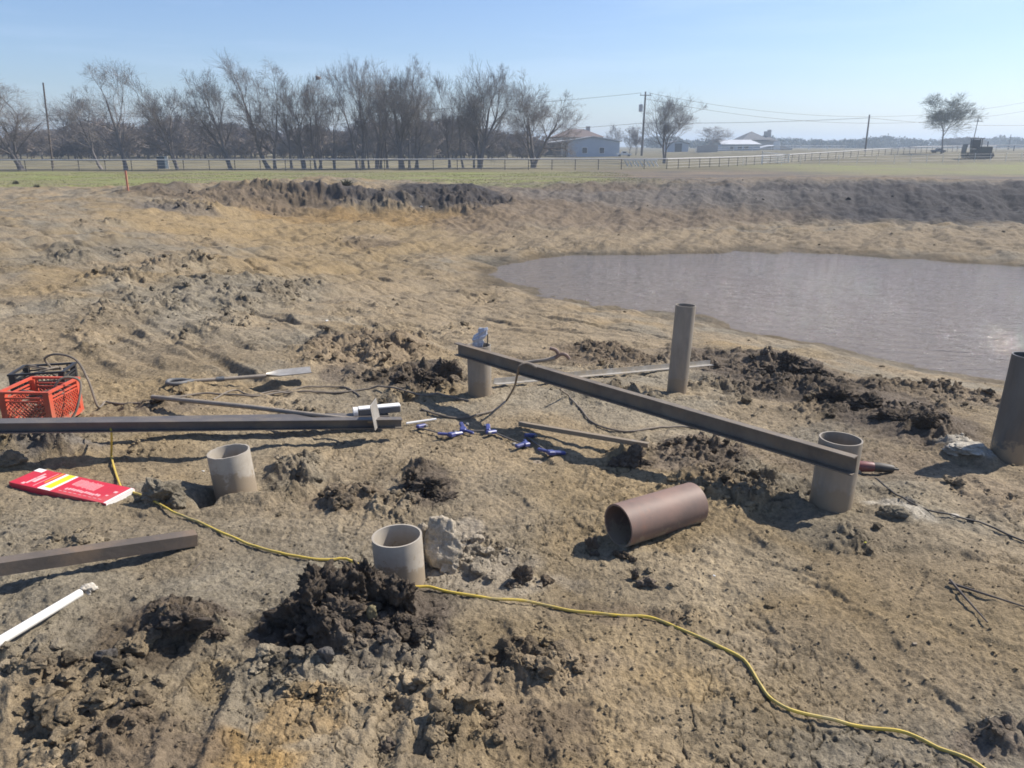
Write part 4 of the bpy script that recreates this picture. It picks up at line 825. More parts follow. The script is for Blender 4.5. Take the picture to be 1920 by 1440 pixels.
# grinder
gA = G(1622, 888); root = empty('angle_grinder', (gA[0], gA[1], gA[2] + .045), 'red and dark grey grinder lying right of the post under the beam end', 'power tool', None, R(-8))
MB().tube([(-.06, 0, 0), (-.03, 0, 0), (.03, 0, 0), (.045, 0, 0)], [.028, .033, .030, .026], 18).build('red_housing', mat('muted_red', (.22, .06, .055), (.13, .055, .05), scale=20, rough=.5), root, True)
MB().tube([(.044, 0, 0), (.07, 0, 0), (.135, 0, -.004), (.155, 0, -.006), (.158, 0, -.006), (.185, 0, -.008)], [.027, .029, .024, .020, .009, .006], 18).build('grip', CABLEB, root, True)
MB().tube([(-.05, 0, -.01), (-.05, 0, -.045)], [.03, .03], 18).build('gear_head', GALV, root, True)
# wrapper and wire in post C
def wrapper():
    c = tC; root = empty('plastic_wrapper', (c.x - .03, c.y, c.z - .03), 'crumpled shiny plastic wrapper sticking out of the pipe at the far beam end', 'wrapper')
    me_m = mat('clear_film', (.62, .66, .74), (.45, .48, .56), scale=20, rough=.12, bump=.004, spec=.8, trans=.35)
    rnd = random.Random(2); vs = []; 
    for i in range(10):
        for k in range(9):
            t_ = i / 9; w_ = .028 + .02 * math.sin(t_ * 3) ; a_ = k / 9 * 2 * math.pi
            vs.append((w_ * math.cos(a_) * (1 + rnd.uniform(-.35, .35)) + .055 * t_ + .01 * math.sin(9 * t_), .6 * w_ * math.sin(a_) * (1 + rnd.uniform(-.35, .35)), .165 * t_ + rnd.uniform(-.006, .006)))
    fs = [(i * 9 + k, i * 9 + (k + 1) % 9, (i + 1) * 9 + (k + 1) % 9, (i + 1) * 9 + k) for i in range(9) for k in range(9)]
    m = MB(); m.add(vs, fs + [tuple(range(81, 90))]); m.build('film', me_m, root, False)
    MB().tube([tuple(p) for p in cr([(.02, .0, -.03), (.03, .0, .10), (.06, 0, .15), (.085, 0, .13), (.09, 0, .06), (.07, .0, -.03)], .015)], .005, 6).build('black_wire', CABLEB, root, True)
wrapper()
# hooked tool beyond the beam
hg = G(1040, 690); root = empty('claw_tool', (hg[0], hg[1], hg[2] + .05), 'rusty forked claw tool propped behind the middle of the raised beam', 'tool')
MB().tube([(-.33, .0, .0), (-.10, 0, .03), (0, 0, .05)], [.018, .018, .022], 10).build('shaft', WOODH, root, True)
MB().tube([tuple(p) for p in cr([(-.02, 0, .045), (.03, .0, .08), (.01, 0, .13), (-.05, .0, .15)], .015)], .018, 8).build('claw', PIPER, root, True)
MB().tube([tuple(p) for p in cr([(0, 0, .05), (.06, .0, .09), (.11, 0, .08), (.14, .0, .04)], .015)], .018, 8).build('claw', PIPER, root, True)
# washers, chips, twigs
def disc(px, py, r_, mt, name, label, cat):
    g = G(px, py); m = MB(); m.pipe((g[0], g[1], g[2] + .001), (g[0], g[1], g[2] + .006), r_, r_ * .35, 20); tag(m.build(name, mt, None, True, origin=tuple(g)), label, cat)
disc(1790, 968, .022, CONC, 'washer', 'pale round washer on the clay at the right', 'washer')
disc(1008, 868, .03, PIPEM, 'washer', 'rusty ring on the clay left of the steel flat bar end'.replace('left of', 'below and left of'), 'ring')
def chip(px, py, s, mt, label, cat, name):
    g = G(px, py); m = MB(); m.box((g[0], g[1], g[2] + s * .3), s * 1.6, s, s * .5, Matrix.Rotation(px * .37, 3, 'Z') @ Matrix.Rotation(.3, 3, 'X'), bev=s * .12); tag(m.build(name, mt, None, origin=tuple(g)), label, cat)
chip(1622, 1018, .008, YELC, 'tiny yellow scrap below the post under the beam end', 'scrap', 'scrap')
chip(1339, 1080, .007, WHITEC, 'tiny white paper scrap right of the crumbly dark clod', 'scrap', 'scrap')
chip(381, 884, .010, WHITEC, 'small white scrap beside the short wide pipe', 'scrap', 'scrap')
chip(1715, 1208, .010, PIPEG, 'pale stone chip on the tan clay in the lower right', 'stone', 'stone')
chip(613, 602, .02, WHITEC, 'white scrap on the left slope among grey clods', 'scrap', 'scrap')
chip(790, 388, .06, WHITEC, 'white bag scrap on the dark far bank', 'scrap', 'scrap')
def twig(pp, label, r_=.004, up=.01):
    g = [G(a_, b_) + (0, 0, up) for a_, b_ in pp]; q_ = cr(g, .04); tag(MB().tube([tuple(v) for v in q_], np.linspace(r_, r_ * .5, len(q_)), 6).build('twig', POLEW, None, True, origin=tuple(q_[0])), label, 'twig')
twig([(1780, 1095), (1810, 1130), (1850, 1175)], 'dark twig poking down left from the tangle at the right', .006, .02)
twig([(1778, 1098), (1840, 1118), (1940, 1150)], 'long dark twig lying across the clay at the right edge', .006, .015)
twig([(360, 1075), (375, 1060), (388, 1052)], 'short pale straw right of the rusty beam', .002, .01)
# orange stake far left
g = G(240, 357); zt2 = z_at(320, g[1]); m = MB(); m.box((g[0], g[1], (g[2] - .1 + zt2) / 2), .07, .03, zt2 - g[2] + .1, Matrix.Rotation(R(.5), 3, 'Y')); tag(m.build('survey_stake', ORST, None, origin=tuple(g)), 'orange survey stake standing at the edge of the grass', 'stake')

# ------------------------------------------------------------ bare trees
def grow(seed, stems, lean, levels=5, fan=(5, 6, 6, 5, 4), r0=.02, spread=1.0, trop=.12, clear=.25):
    rg = np.random.default_rng(seed); parts = []
    S = np.array([(rg.uniform(-.02, .02) * (stems > 1), rg.uniform(-.02, .02), 0) for _ in range(stems)])
    Dr = np.array([(lean + spread * .22 * (q - (stems - 1) / 2) + rg.uniform(-.05, .05), rg.uniform(-.12, .12), 1.0) for q in range(stems)]); Dr /= np.linalg.norm(Dr, axis=1)[:, None]
    Ln = rg.uniform(.55, .75, stems); Rd = np.full(stems, r0) * rg.uniform(.75, 1.0, stems)
    for lv in range(levels + 1):
        n_ = len(S); K = (9, 7, 5, 4, 3, 3)[lv]; pts = np.empty((n_, K, 3)); d_ = Dr.copy(); pts[:, 0] = S; dirs = np.empty((n_, K, 3)); dirs[:, 0] = d_
        for k in range(1, K):
            d_ = d_ + rg.normal(0, (.10, .13, .17, .2, .22, .22)[lv], (n_, 3)) + np.array([0, 0, trop * (.6 if lv == 0 else 1)]); d_ /= np.linalg.norm(d_, axis=1)[:, None]
            pts[:, k] = pts[:, k - 1] + d_ * (Ln / (K - 1))[:, None]; dirs[:, k] = d_
        rad = Rd[:, None] * np.linspace(1, .38 if lv < 4 else .3, K)[None]
        if lv == 0: rad[:, 0] *= 1.35
        parts.append((pts, rad))
        if lv == levels: break
        nc = fan[lv]; t0 = clear if lv == 0 else .15
        tt_ = np.sort(rg.uniform(t0, 1.0, (n_, nc)), 1); tt_[:, -1] = .98
        fi = tt_ * (K - 1); i0 = np.minimum(fi.astype(int), K - 2); fr = fi - i0; ar = np.arange(n_)[:, None]
        cs = pts[ar, i0] * (1 - fr[..., None]) + pts[ar, i0 + 1] * fr[..., None]; cd = dirs[ar, i0 + 1]
        rd = rad[ar, i0] * (1 - fr) + rad[ar, i0 + 1] * fr
        rv = rg.normal(0, 1, cd.shape); rv -= cd * (rv * cd).sum(2, keepdims=True); rv /= np.linalg.norm(rv, axis=2)[..., None]
        an = np.radians(rg.uniform(18, 50, tt_.shape)) * spread; an[:, -1] *= .4
        cd = cd * np.cos(an)[..., None] + rv * np.sin(an)[..., None]
        cl = Ln[:, None] * rg.uniform(.45, .80, tt_.shape) * (1.15 - .45 * tt_) * (1.0 if lv < 2 else 1.12)
        S = cs.reshape(-1, 3); Dr = cd.reshape(-1, 3); Ln = cl.ravel(); Rd = (rd * rg.uniform(.45, .66, tt_.shape)).ravel()
    return parts
def tubes(parts, sides, minr):
    V, F_ = [], []; k0 = 0
    for (pts, rad), sd_ in zip(parts, sides):
        n_, K, _ = pts.shape; rad = np.maximum(rad, minr); t_ = np.gradient(pts, axis=1); t_ /= np.linalg.norm(t_, axis=2)[..., None] + 1e-9
        ref = np.where(np.abs(t_[..., 2:3]) < .8, np.array([0, 0, 1.0]), np.array([1.0, 0, 0])); u = np.cross(t_, ref); u /= np.linalg.norm(u, axis=2)[..., None]; w = np.cross(t_, u)
        a_ = np.arange(sd_) / sd_ * 2 * np.pi
        ring = pts[:, :, None] + rad[:, :, None, None] * (u[:, :, None] * np.cos(a_)[None, None, :, None] + w[:, :, None] * np.sin(a_)[None, None, :, None])
        V.append(ring.reshape(-1, 3)); b_ = (np.arange(n_) * K * sd_)[:, None, None] + (np.arange(K - 1) * sd_)[None, :, None]
        i_ = np.arange(sd_)[None, None]; j_ = (i_ + 1) % sd_
        F_.append(np.stack([b_ + i_, b_ + j_, b_ + sd_ + j_, b_ + sd_ + i_], -1).reshape(-1, 4) + k0); k0 += n_ * K * sd_
    return np.concatenate(V), np.concatenate(F_)
def place_tree(seed, bx, by, topy, x0, x1, stems, lean, label, cat='tree', group='bare trees behind the pipe fence', fan=(5, 6, 6, 5, 4), spread=1.0, r0=.02, clear=.25, trop=.12, mats=(None, None), minr=.004, zoff=0):
    g = G(bx, by); z = z_at(topy, g[1]); Hh = z - g[2]; mpp = g[1] / F_PX * 1.0
    parts = grow(seed, stems, lean, fan=fan, spread=spread, r0=r0, clear=clear, trop=trop)
    allp = np.concatenate([p.reshape(-1, 3) for p, _ in parts]); zs = Hh / np.percentile(allp[:, 2], 99.7)
    xl, xr = np.percentile(allp[:, 0], 1.0), np.percentile(allp[:, 0], 99.0); wl, wr = (x0 - bx) * mpp, (x1 - bx) * mpp
    sx = (wr - wl) / ((xr - xl)); 
    def tf(p):
        q_ = p * np.array([sx, sx, zs]); tgt = (wl + wr) / 2; cur = (xl + xr) / 2 * sx
        q_[..., 0] += (tgt - cur) * np.clip(q_[..., 2] / Hh, 0, 1) ** 1.2; return q_
    parts = [(tf(p), r_ * Hh) for p, r_ in parts]
    root = empty('bare_tree', (g[0], g[1], g[2] - .1), label, cat, group)
    V, F_ = tubes(parts[:3], (8, 5, 4), .012); put('trunk', mk_mesh('trunk', V, F_), mats[0] or BARK, root)
    V, F_ = tubes(parts[3:], (3, 3, 3), minr); put('crown', mk_mesh('crown', V, F_, False), mats[1] or TWIG, root)
    return root
TREES = [ # bx,by,top,x0,x1,stems,lean,label
    (42, 319, 122, -70, 105, 2, -.25, 'wide bare tree at the left edge with a limb leaning left'),
    (190, 318, 150, 95, 180, 2, -.55, 'bare tree bent strongly left beside the thin bare pole'),
    (236, 319, 110, 142, 268, 1, -.08, 'broad round crowned bare tree directly above the orange stake'),
    (332, 318, 132, 268, 345, 3, -.1, 'slim many stemmed bare tree right of the blue grey box'),
    (431, 318, 128, 342, 450, 2, -.35, 'bare tree leaning left with a pale trunk foot'),
    (505, 317, 103, 425, 515, 1, -.25, 'tall bare tree leaning left, first of a close pair'),
    (516, 317, 116, 488, 545, 1, -.04, 'tall upright bare tree, second of a close pair'),
    (547, 317, 128, 510, 560, 1, -.1, 'narrow bare tree between the close pair and the forked ones'),
    (571, 317, 135, 530, 600, 2, -.08, 'narrow twin stemmed bare tree with wavy limbs'),
    (592, 317, 150, 570, 605, 1, -.05, 'thin low bare tree in front of the bird nest tree'),
    (601, 317, 128, 575, 650, 2, .08, 'forked bare tree with a dark nest in its top'),
    (628, 317, 165, 612, 655, 1, -.05, 'thin single stemmed bare tree right of the nest tree'),
    (670, 316, 118, 625, 680, 1, -.15, 'tall slim bare tree leaning left of the gap'),
    (681, 316, 104, 655, 712, 1, -.03, 'tall slim bare tree right of the gap'),
    (692, 316, 175, 678, 705, 1, 0, 'short thin bare tree in the middle cluster'),
    (704, 316, 105, 668, 735, 2, .0, 'bare tree with a thick forked foot in the middle cluster'),
    (714, 316, 150, 700, 735, 1, .03, 'thin upright bare tree in the middle cluster'),
    (727, 316, 140, 700, 750, 1, -.03, 'bare tree with a flared foot left of the densest tree'),
    (755, 317, 104, 705, 815, 2, .0, 'densest bare tree of the row, with a thick dark trunk'),
    (768, 317, 125, 750, 800, 1, .05, 'upright bare tree hidden in the dense crown, left one'),
    (780, 316, 118, 765, 835, 2, .12, 'upright bare tree reaching right out of the dense crown'),
    (843, 315, 118, 815, 868, 1, -.03, 'slim bare tree with a clear single trunk right of the dense crown'),
    (869, 315, 150, 845, 885, 1, -.06, 'thin bare tree left of the wide stumpy one'),
    (889, 315, 170, 868, 900, 1, -.12, 'small thin bare tree touching the wide stumpy one'),
    (899, 316, 117, 858, 968, 3, .05, 'wide bare tree with several limbs from one stout foot'),
    (1001, 315, 140, 958, 1088, 3, .12, 'bare tree with limbs sweeping right over the barn'),
]
for k, t in enumerate(TREES):
    bx, by, tp, x0, x1, st, ln, lb = t; wide = (x1 - x0) > 85
    if not wide: x0 -= 14; x1 += 14; tp += (k * 37 % 13) - 4
    place_tree(300 + k * 7, bx, by, tp, x0, x1, st, ln, lb, fan=(6, 6, 5, 5, 4) if wide else (5, 5, 5, 5, 3), spread=1.15 if wide else 1.05, r0=.024 if wide else .017, clear=(.22, .34, .28)[k % 3], trop=.03 if wide else .06)
place_tree(801, 1247, 306, 174, 1204, 1306, 2, .03, 'lone bare tree just right of the transformer pole', group=None, fan=(6, 6, 6, 6, 3), clear=.3)
place_tree(802, 1765, 288, 174, 1733, 1818, 1, .02, 'lone round topped tree on a straight trunk at the right', group=None, fan=(9, 7, 6, 5, 3), clear=.52, spread=1.3, trop=.09, mats=(None, mat('leafy_twigs', (.20, .205, .15), (.15, .16, .12), scale=2, rough=.9)), minr=.009)
for k, (bx, by, tp, x0, x1, lb) in enumerate([(1152, 291, 232, 1130, 1168, 'small bare tree at the right corner of the barn'), (1180, 291, 235, 1165, 1195, 'small bare tree left of the transformer pole'), (1192, 291, 245, 1180, 1204, 'smallest bare tree, touching the transformer pole'), (1333, 285, 236, 1305, 1362, 'low bare tree behind the white board fence')]):
    place_tree(820 + k, bx, by, tp, x0, x1, 2, 0, lb, group=None, fan=(5, 5, 4, 4, 3), minr=.007, r0=.014)
# nest
g = G(601, 317); zz = z_at(146, g[1]); lumpv, lumpf = clod_shape(3, 77, .4)
# far woods: one mass of bare scrub nobody could count
def woods(name, label, spots, hts, seed, mt, minr, fan=(5, 5, 5, 3)):
    tm = []
    for s_ in range(5):
        pr = grow(seed + s_, 3, 0, levels=4, fan=fan, spread=1.1, r0=.02, clear=.1); allp = np.concatenate([p.reshape(-1, 3) for p, _ in pr]); zm = allp[:, 2].max(); tm.append([(p / zm, r_ / zm) for p, r_ in pr])
    V, F_ = [], []; k0 = 0; rg = np.random.default_rng(seed)
    for i, ((x_, y_), h_) in enumerate(zip(spots, hts)):
        pr = tm[i % 5]; c_, s_ = math.cos(i * 2.4), math.sin(i * 2.4); Rm = np.array([[c_, -s_, 0], [s_, c_, 0], [0, 0, 1]]); wd = rg.uniform(1.0, 1.6)
        v, f = tubes([((p @ Rm.T) * np.array([wd, wd, 1]) * h_, r_ * h_) for p, r_ in pr], (3, 3, 3, 3, 3), minr); v = v + (x_, y_, gz0(x_, y_) - .1); V.append(v); F_.append(f + k0); k0 += len(v)
    o = put(name, mk_mesh(name, np.concatenate(V), np.concatenate(F_), False), mt); tag(o, label, 'woods', None, 'stuff')
def gz0(x_, y_): return float(base_h(np.array([x_]), np.array([y_]))[0])
rg = np.random.default_rng(9); sp, ht = [], []
for i in range(300):
    px = rg.uniform(-60, 1010); yy = rg.uniform(112, 160); top = 234 + 10 * math.sin(px * .012 + 1) + 8 * math.sin(px * .05) + rg.uniform(-12, 22) + (8 if px < 150 else 0) + max(0, px - 820) * .12
    x_ = (px - 960) / F_PX * yy; sp.append((x_, yy)); ht.append(max(1.5, z_at(top, yy)))
woods('woods', 'brown leafless woods and scrub behind the row of bare trees', sp, ht, 40, BRUSH, .034)
def clumps(name, label, spots, mt, seed, n_leaf=500, ls=.35):
    rg = np.random.default_rng(seed); V = []
    for (x_, y_, w_, h_) in spots:
        k = n_leaf; a_ = rg.normal(0, 1, (k, 3)); a_ /= np.linalg.norm(a_, axis=1)[:, None]; a_ *= (rg.uniform(.3, 1, k) ** .5)[:, None]; c_ = a_ * (w_ / 2, w_ / 2, h_ / 2) + (x_, y_, gz0(x_, y_) + h_ * .48)
        t_ = rg.normal(0, ls, (k, 3, 3)); V.append((c_[:, None] + t_).reshape(-1, 3))
    V = np.concatenate(V); F_ = np.arange(len(V)).reshape(-1, 3); o = put(name, mk_mesh(name, V, F_, False), mt); return tag(o, label, 'treeline', None, 'stuff')
sp = []
for i in range(120):
    px = rg.uniform(1200, 2150); yy = rg.uniform(330, 460); h_ = z_at(266 + 3 * math.sin(px * .03) + rg.uniform(-5, 5) + (0 if px < 1880 else 4), yy) - gz0(0, yy); sp.append(((px - 960) / F_PX * yy, yy, rg.uniform(6, 14), max(2.5, h_)))
clumps('treeline', 'low green grey treeline along the horizon on the right', sp, FARGRN, 50, 420, .45)
sp = []
for i in range(90):
    px = rg.uniform(-80, 1000); yy = rg.uniform(165, 185); sp.append(((px - 960) / F_PX * yy, yy, rg.uniform(4, 9), z_at(248 + rg.uniform(-8, 10), yy)))
clumps('undergrowth', 'dark brown undergrowth deep inside the leafless woods', sp, BRUSH, 51, 800, .24)['category'] = 'undergrowth'
# single spreading tree on the horizon, right
yy = 260.; c_ = ((1796 - 960) / F_PX * yy); place_tree(850, 1795, 279, 257, 1765, 1825, 3, .2, 'low wide dark tree on the horizon left of the bulldozer', group=None, fan=(6, 6, 5, 4, 3), minr=.05, spread=1.3)

# grass blades over the green strip
rg = np.random.default_rng(77); N_ = 52000; gx = rg.uniform(-36, 8, N_); gy = 40 + 22 * rg.uniform(0, 1, N_) ** 1.1
k = fbm(gx * .25, gy * .6, 3, 300) > -.15; gx, gy = gx[k], gy[k]; z_ = H(gx, gy); hh = rg.uniform(.015, .05, len(gx)); an = rg.uniform(0, 6.28, len(gx)); w_ = .02
A_ = np.stack([gx - w_ * np.cos(an), gy - w_ * np.sin(an), z_ - .01], 1); B_ = np.stack([gx + w_ * np.cos(an), gy + w_ * np.sin(an), z_ - .01], 1); C_ = np.stack([gx + rg.normal(0, .03, len(gx)), gy + rg.normal(0, .03, len(gx)), z_ + hh], 1)
o = put('grass', mk_mesh('grass', np.stack([A_, B_, C_], 1).reshape(-1, 3), np.arange(3 * len(gx)).reshape(-1, 3), False), mat('grass_blades', (.235, .25, .075), (.30, .27, .115), scale=.6, rough=.8)); tag(o, 'short green grass between the pit and the fence', 'grass', None, 'stuff')
def tuft(px, py, s, label):
    g = G(px, py); rg = np.random.default_rng(px); k = 260; d_ = rg.normal(0, 1, (k, 3)); d_[:, 2] = np.abs(d_[:, 2]); d_ /= np.linalg.norm(d_, axis=1)[:, None]; e_ = d_ * s * rg.uniform(.4, 1, (k, 1)); o_ = rg.normal(0, s * .12, (k, 3)); o_[:, 2] = 0
    p_ = rg.normal(0, s * .05, (k, 3)); V = np.stack([o_ - p_, o_ + p_, o_ + e_], 1).reshape(-1, 3); ob = put('weed_tuft', mk_mesh('weed_tuft', V, np.arange(3 * k).reshape(-1, 3), False), mat('weed', (.09, .10, .05), (.12, .10, .06), scale=3, rough=.9)); ob.location = g; tag(ob, label, 'weed')
tuft(650, 348, .38, 'dark weed tuft on the crest of the far bank'); tuft(30, 345, .25, 'leftmost small weed tuft in the grass edge'); tuft(69, 351, .22, 'small weed tuft left of the orange stake')

# ------------------------------------------------------------ fences
def line_pts(p, q, d_):
    p, q = np.array(p[:2], float), np.array(q[:2], float); L_ = np.linalg.norm(q - p); k = max(1, round(L_ / d_)); return [p + (q - p) * i / k for i in range(k + 1)]
def fence(name, label, path, sp_, hgt, postm, railm, rails=((1.0, .045),), wires=(.35, .65), pr=.035, pm2=None):
    allp = []
    for a_, b_ in zip(path[:-1], path[1:]): allp += line_pts(a_, b_, sp_)[:-1]
    allp.append(np.array(path[-1][:2])); g0 = gz(*allp[0]); root = empty(name, (allp[0][0], allp[0][1], g0), label, 'fence'); o0 = np.array([allp[0][0], allp[0][1], g0])
    zg = [gz0(*p) for p in allp]; zg = [z_ + .0 for z_ in zg]
    src = None
    for i, p in enumerate(allp[:100]):
        if src is None:
            src = MB().tube([(0, 0, -.3), (0, 0, hgt)], pr, 8).build('post', postm, root, True); pc = src
        else: pc = src.copy(); C.objects.link(pc); pc.parent = root
        pc.location = Vector((p[0] - o0[0], p[1] - o0[1], zg[i] - o0[2]))
    for fr, rr_ in rails:
        MB().tube([(p[0] - o0[0], p[1] - o0[1], z_ - o0[2] + hgt * fr) for p, z_ in zip(allp, zg)], rr_, 8).build('rail', railm, root, True)
    for fr in wires:
        MB().tube([(p[0] - o0[0], p[1] - o0[1] - pr, z_ - o0[2] + hgt * fr) for p, z_ in zip(allp, zg)], .009, 4).build('wire', railm, root)
    return root
y0 = 63.0; fA = (-48, y0); fB = ((1240 - 960) / F_PX * 70, 70.0); fC = ((1500 - 960) / F_PX * 96, 96.); fD = ((1830 - 960) / F_PX * 140, 140.); 
fence('pipe_fence', 'long grey pipe rail fence running in front of the bare trees', [fA, fB, fC, fD], 2.02, .86, FPOST, FENCEM, rails=((1.0, .05),), wires=(.2, .5, .75))
fB2 = ((1377 - 960) / F_PX * 82, 82.); fC2 = ((1650 - 960) / F_PX * 84, 84.); fD2 = ((1960 - 960) / F_PX * 88, 88.)
fence('wire_fence', 'low wire fence with thin white posts right of the leaning gate', [fB2, fC2, fD2], 1.95, .95, WHITEP, FENCEM, rails=(), wires=(.3, .6, .9), pr=.018)
fence('rail_fence', 'distant rail fence on the horizon behind the bulldozer', [((1770 - 960) / F_PX * 150, 150.), ((2000 - 960) / F_PX * 150, 150.)], 5, 1.0, FPOST, FENCEM, rails=((1.0, .07), (.6, .05)), wires=(), pr=.08)
fence('board_fence', 'white board fence in front of the far long shed', [((1290 - 960) / F_PX * 175, 175.), ((1560 - 960) / F_PX * 178, 178.)], 4, .9, WHITEP, WHITEP, rails=((1.0, .05), (.5, .05)), wires=(), pr=.06)
# leaning gate and hurdles
g = G(1428, 307); sc_ = g[1] / F_PX; root = empty('farm_gate', tuple(g), 'white tube gate leaning open between the two fences', 'gate'); Wg, Hg = 48 * sc_, 19 * sc_
m = MB(); m.tube([(0, 0, 0), (0, 0, Hg * 1.15)], .055, 8); m.tube([(Wg, 0, .1), (Wg, 0, Hg * .9)], .05, 8); m.build('frame', WHITEP, root, True)
m = MB()
for k in range(5): m.tube([(0, 0, Hg * (.15 + .22 * k)), (Wg, 0, .1 + Hg * (.02 + .18 * k))], .042, 6)
m.build('bars', WHITEP, root, True)
def hurdle(px, label):
    g = G(px, 312); s_ = g[1] / F_PX; root = empty('hurdle', tuple(g), label, 'hurdle', 'white slanted hurdles in front of the pipe fence'); m = MB(); w_ = 16 * s_; h_ = 11 * s_
    m.tube([(-w_ * .7, 0, h_), (w_ * .6, 0, h_)], .08, 6)
    m.build('top_rail', WHITEP, root, True); m = MB()
    for q_ in (-.65, -.2, .25): m.tube([(w_ * q_, .05, h_), (w_ * (q_ + .45), 0, 0)], .07, 6)
    m.build('legs', WHITEP, root, True)
hurdle(1181, 'leftmost of three white slanted hurdles'); hurdle(1201, 'middle one of three white slanted hurdles'); hurdle(1222, 'rightmost of three white slanted hurdles')
# blue grey box behind the fence
g = G(292, 318); s_ = g[1] / F_PX; root = empty('utility_box', (g[0], g[1] + 1.5, g[2]), 'blue grey utility box standing behind the pipe fence', 'utility box'); 
BG = mat('blue_grey_paint', (.10, .14, .18), (.08, .11, .14), scale=2, rough=.6); MB().box((0, 0, .5), .72, .6, 1.0, bev=.03).build('cabinet', BG, root); MB().box((0, 0, 1.03), .78, .66, .06, bev=.02).build('lid', BG, root)
MB().tube([(.5, 0, 0), (.46, 0, 1.1)], .05, 8).build('side_post', FENCEM, root, True)

# ------------------------------------------------------------ poles and wires
def upole(px, base, topy, label, arm=True, tr=False, lean=0, r_=.14, Y=None):
    Y = Y or G(px, base)[1]; x_ = (px - 960) / F_PX * Y * 1.0; z0 = gz0(x_, Y); z1 = z_at(topy, Y); Hh = z1 - z0
    # true sideways position from depth
    dpt = Y * CP + (CAMZ - z0) * SP; x_ = (px - 960) / F_PX * dpt
    root = empty('utility_pole', (x_, Y, z0), label, 'utility pole'); MB().tube([(0, 0, -.3), (lean * Hh, 0, Hh)], [r_, r_ * .65], 10).build('pole', POLEW, root, True)
    if arm: MB().box((lean * Hh, -.12, Hh - .6), 2.0, .1, .12, bev=.01).build('crossarm', POLEW, root)
    if arm:
        for q_ in (-.85, .0, .85): MB().tube([(lean * Hh + q_, -.12, Hh - .55), (lean * Hh + q_, -.12, Hh - .3)], .05, 8).build('insulator', GALV, root, True)
    if tr:
        m = MB(); m.tube([(-.55, -.1, Hh - 3.4), (-.55, -.1, Hh - 3.35), (-.55, -.1, Hh - 2.2), (-.55, -.1, Hh - 2.1)], [.25, .36, .36, .2], 14); m.build('transformer', FENCEM, root, True)
        MB().box((-.25, -.1, Hh - 2.7), .5, .06, .08).build('bracket', FENCEM, root)
    return Vector((x_ + lean * Hh, Y, z1)), Vector((x_, Y, z0))
u1, b1 = upole(1203, 291, 172, 'tall utility pole with a transformer beside the lone bare tree', True, True, lean=.018, r_=.22, Y=150)
u2, b2 = upole(1622, 291, 215, 'plain utility pole standing between the far houses and the round tree', False, False, r_=.17, Y=140)
u3, b3 = upole(1821, 275, 222, 'distant leaning utility pole just left of the bulldozer', True, False, lean=.07, r_=.12, Y=190)
u4, b4 = upole(99, 318, 155, 'thin bare utility pole among the crowns of the left trees', False, False, lean=.05, r_=.10, Y=74)
u5, b5 = upole(1890, 285, 252, 'short distant pole at the right edge', False, False, lean=.03, r_=.12, Y=200)
def wire(a_, b_, sag, label, r_=.028):
    a_, b_ = Vector(a_), Vector(b_); pts = [a_.lerp(b_, t_) - Vector((0, 0, sag * 4 * t_ * (1 - t_))) for t_ in np.linspace(0, 1, 25)]
    tag(MB().tube(pts, r_, 4).build('power_line', CABLEB, None, False, origin=tuple(a_)), label, 'power line')
lf = Vector((-95, 95, 12.5)); rt = Vector((150, 200, 20))
wire(u1 + Vector((-.8, -.1, -.2)), (-70, 118, z_at(215, 118)), 1.5, 'uppermost power line left of the transformer pole'); wire(u1 + Vector((.8, -.1, -.25)), (130, 190, z_at(165, 190)), 5.0, 'uppermost power line right of the transformer pole')
wire(u1 + Vector((0, -.1, -5.3)), (-70, 118, z_at(262, 118)), 1.2, 'lower communication line left of the transformer pole'); wire(u1 + Vector((0, -.1, -5.3)), u2 + Vector((0, 0, -.5)), .3, 'low line between the transformer pole and the plain pole')
wire(u2 + Vector((0, 0, -.5)), (130, 160, z_at(205, 160)), 2.0, 'low line running right from the plain pole'); wire(u1 + Vector((.1, -.1, -1.2)), (130, 185, z_at(178, 185)), 5.0, 'second power line right of the transformer pole')

# ------------------------------------------------------------ buildings
def X_(px, Y, h=1.9): return (px - 960) / F_PX * (Y * CP + h * SP)
def gable_mesh(x0, x1, y0_, y1_, ez0, ez1, rx, rzz):  # five sided front, eaves can differ
    m = MB(); fr = [(x0, 0), (x1, 0), (x1, ez1), (rx, rzz), (x0, ez0)]
    vs = [(a_, y0_, b_) for a_, b_ in fr] + [(a_, y1_, b_) for a_, b_ in fr]; fs = [(0, 1, 2, 3, 4), (9, 8, 7, 6, 5)] + [(k, (k + 1) % 5 + 0, (k + 1) % 5 + 5, k + 5) for k in range(5)]
    m.add(vs, fs); return m
Yb = 150.; bx0 = X_(1064, Yb); bx1 = X_(1161, Yb); g0 = gz0(bx0, Yb)
root = empty('barn', (bx0, Yb, g0), 'blue grey metal barn with a pale roof and open lean-to on its left', 'barn'); Lb = bx1 - bx0
hz = lambda py, Y=Yb: z_at(py, Y) - g0
gable_mesh(0, Lb, 0, 16, hz(265), hz(266), X_(1111, Yb) - bx0, hz(257)).build('wall', SIDING, root)
def slab(p, q, r_, s_, t_=.12):
    m = MB(); a_ = [Vector(v) for v in (p, q, r_, s_)]; m.add(a_ + [v + Vector((0, 0, t_)) for v in a_], [(0, 1, 2, 3), (7, 6, 5, 4), (0, 4, 5, 1), (1, 5, 6, 2), (2, 6, 7, 3), (3, 7, 4, 0)]); return m
rx = X_(1111, Yb) - bx0; lx = X_(985, Yb) - bx0
m = slab((rx, -.4, hz(257) + .05), (rx, 16.4, hz(257) + .05), (Lb + .4, 16.4, hz(266) + .02), (Lb + .4, -.4, hz(266) + .02)); m.build('roof', ROOFM, root)
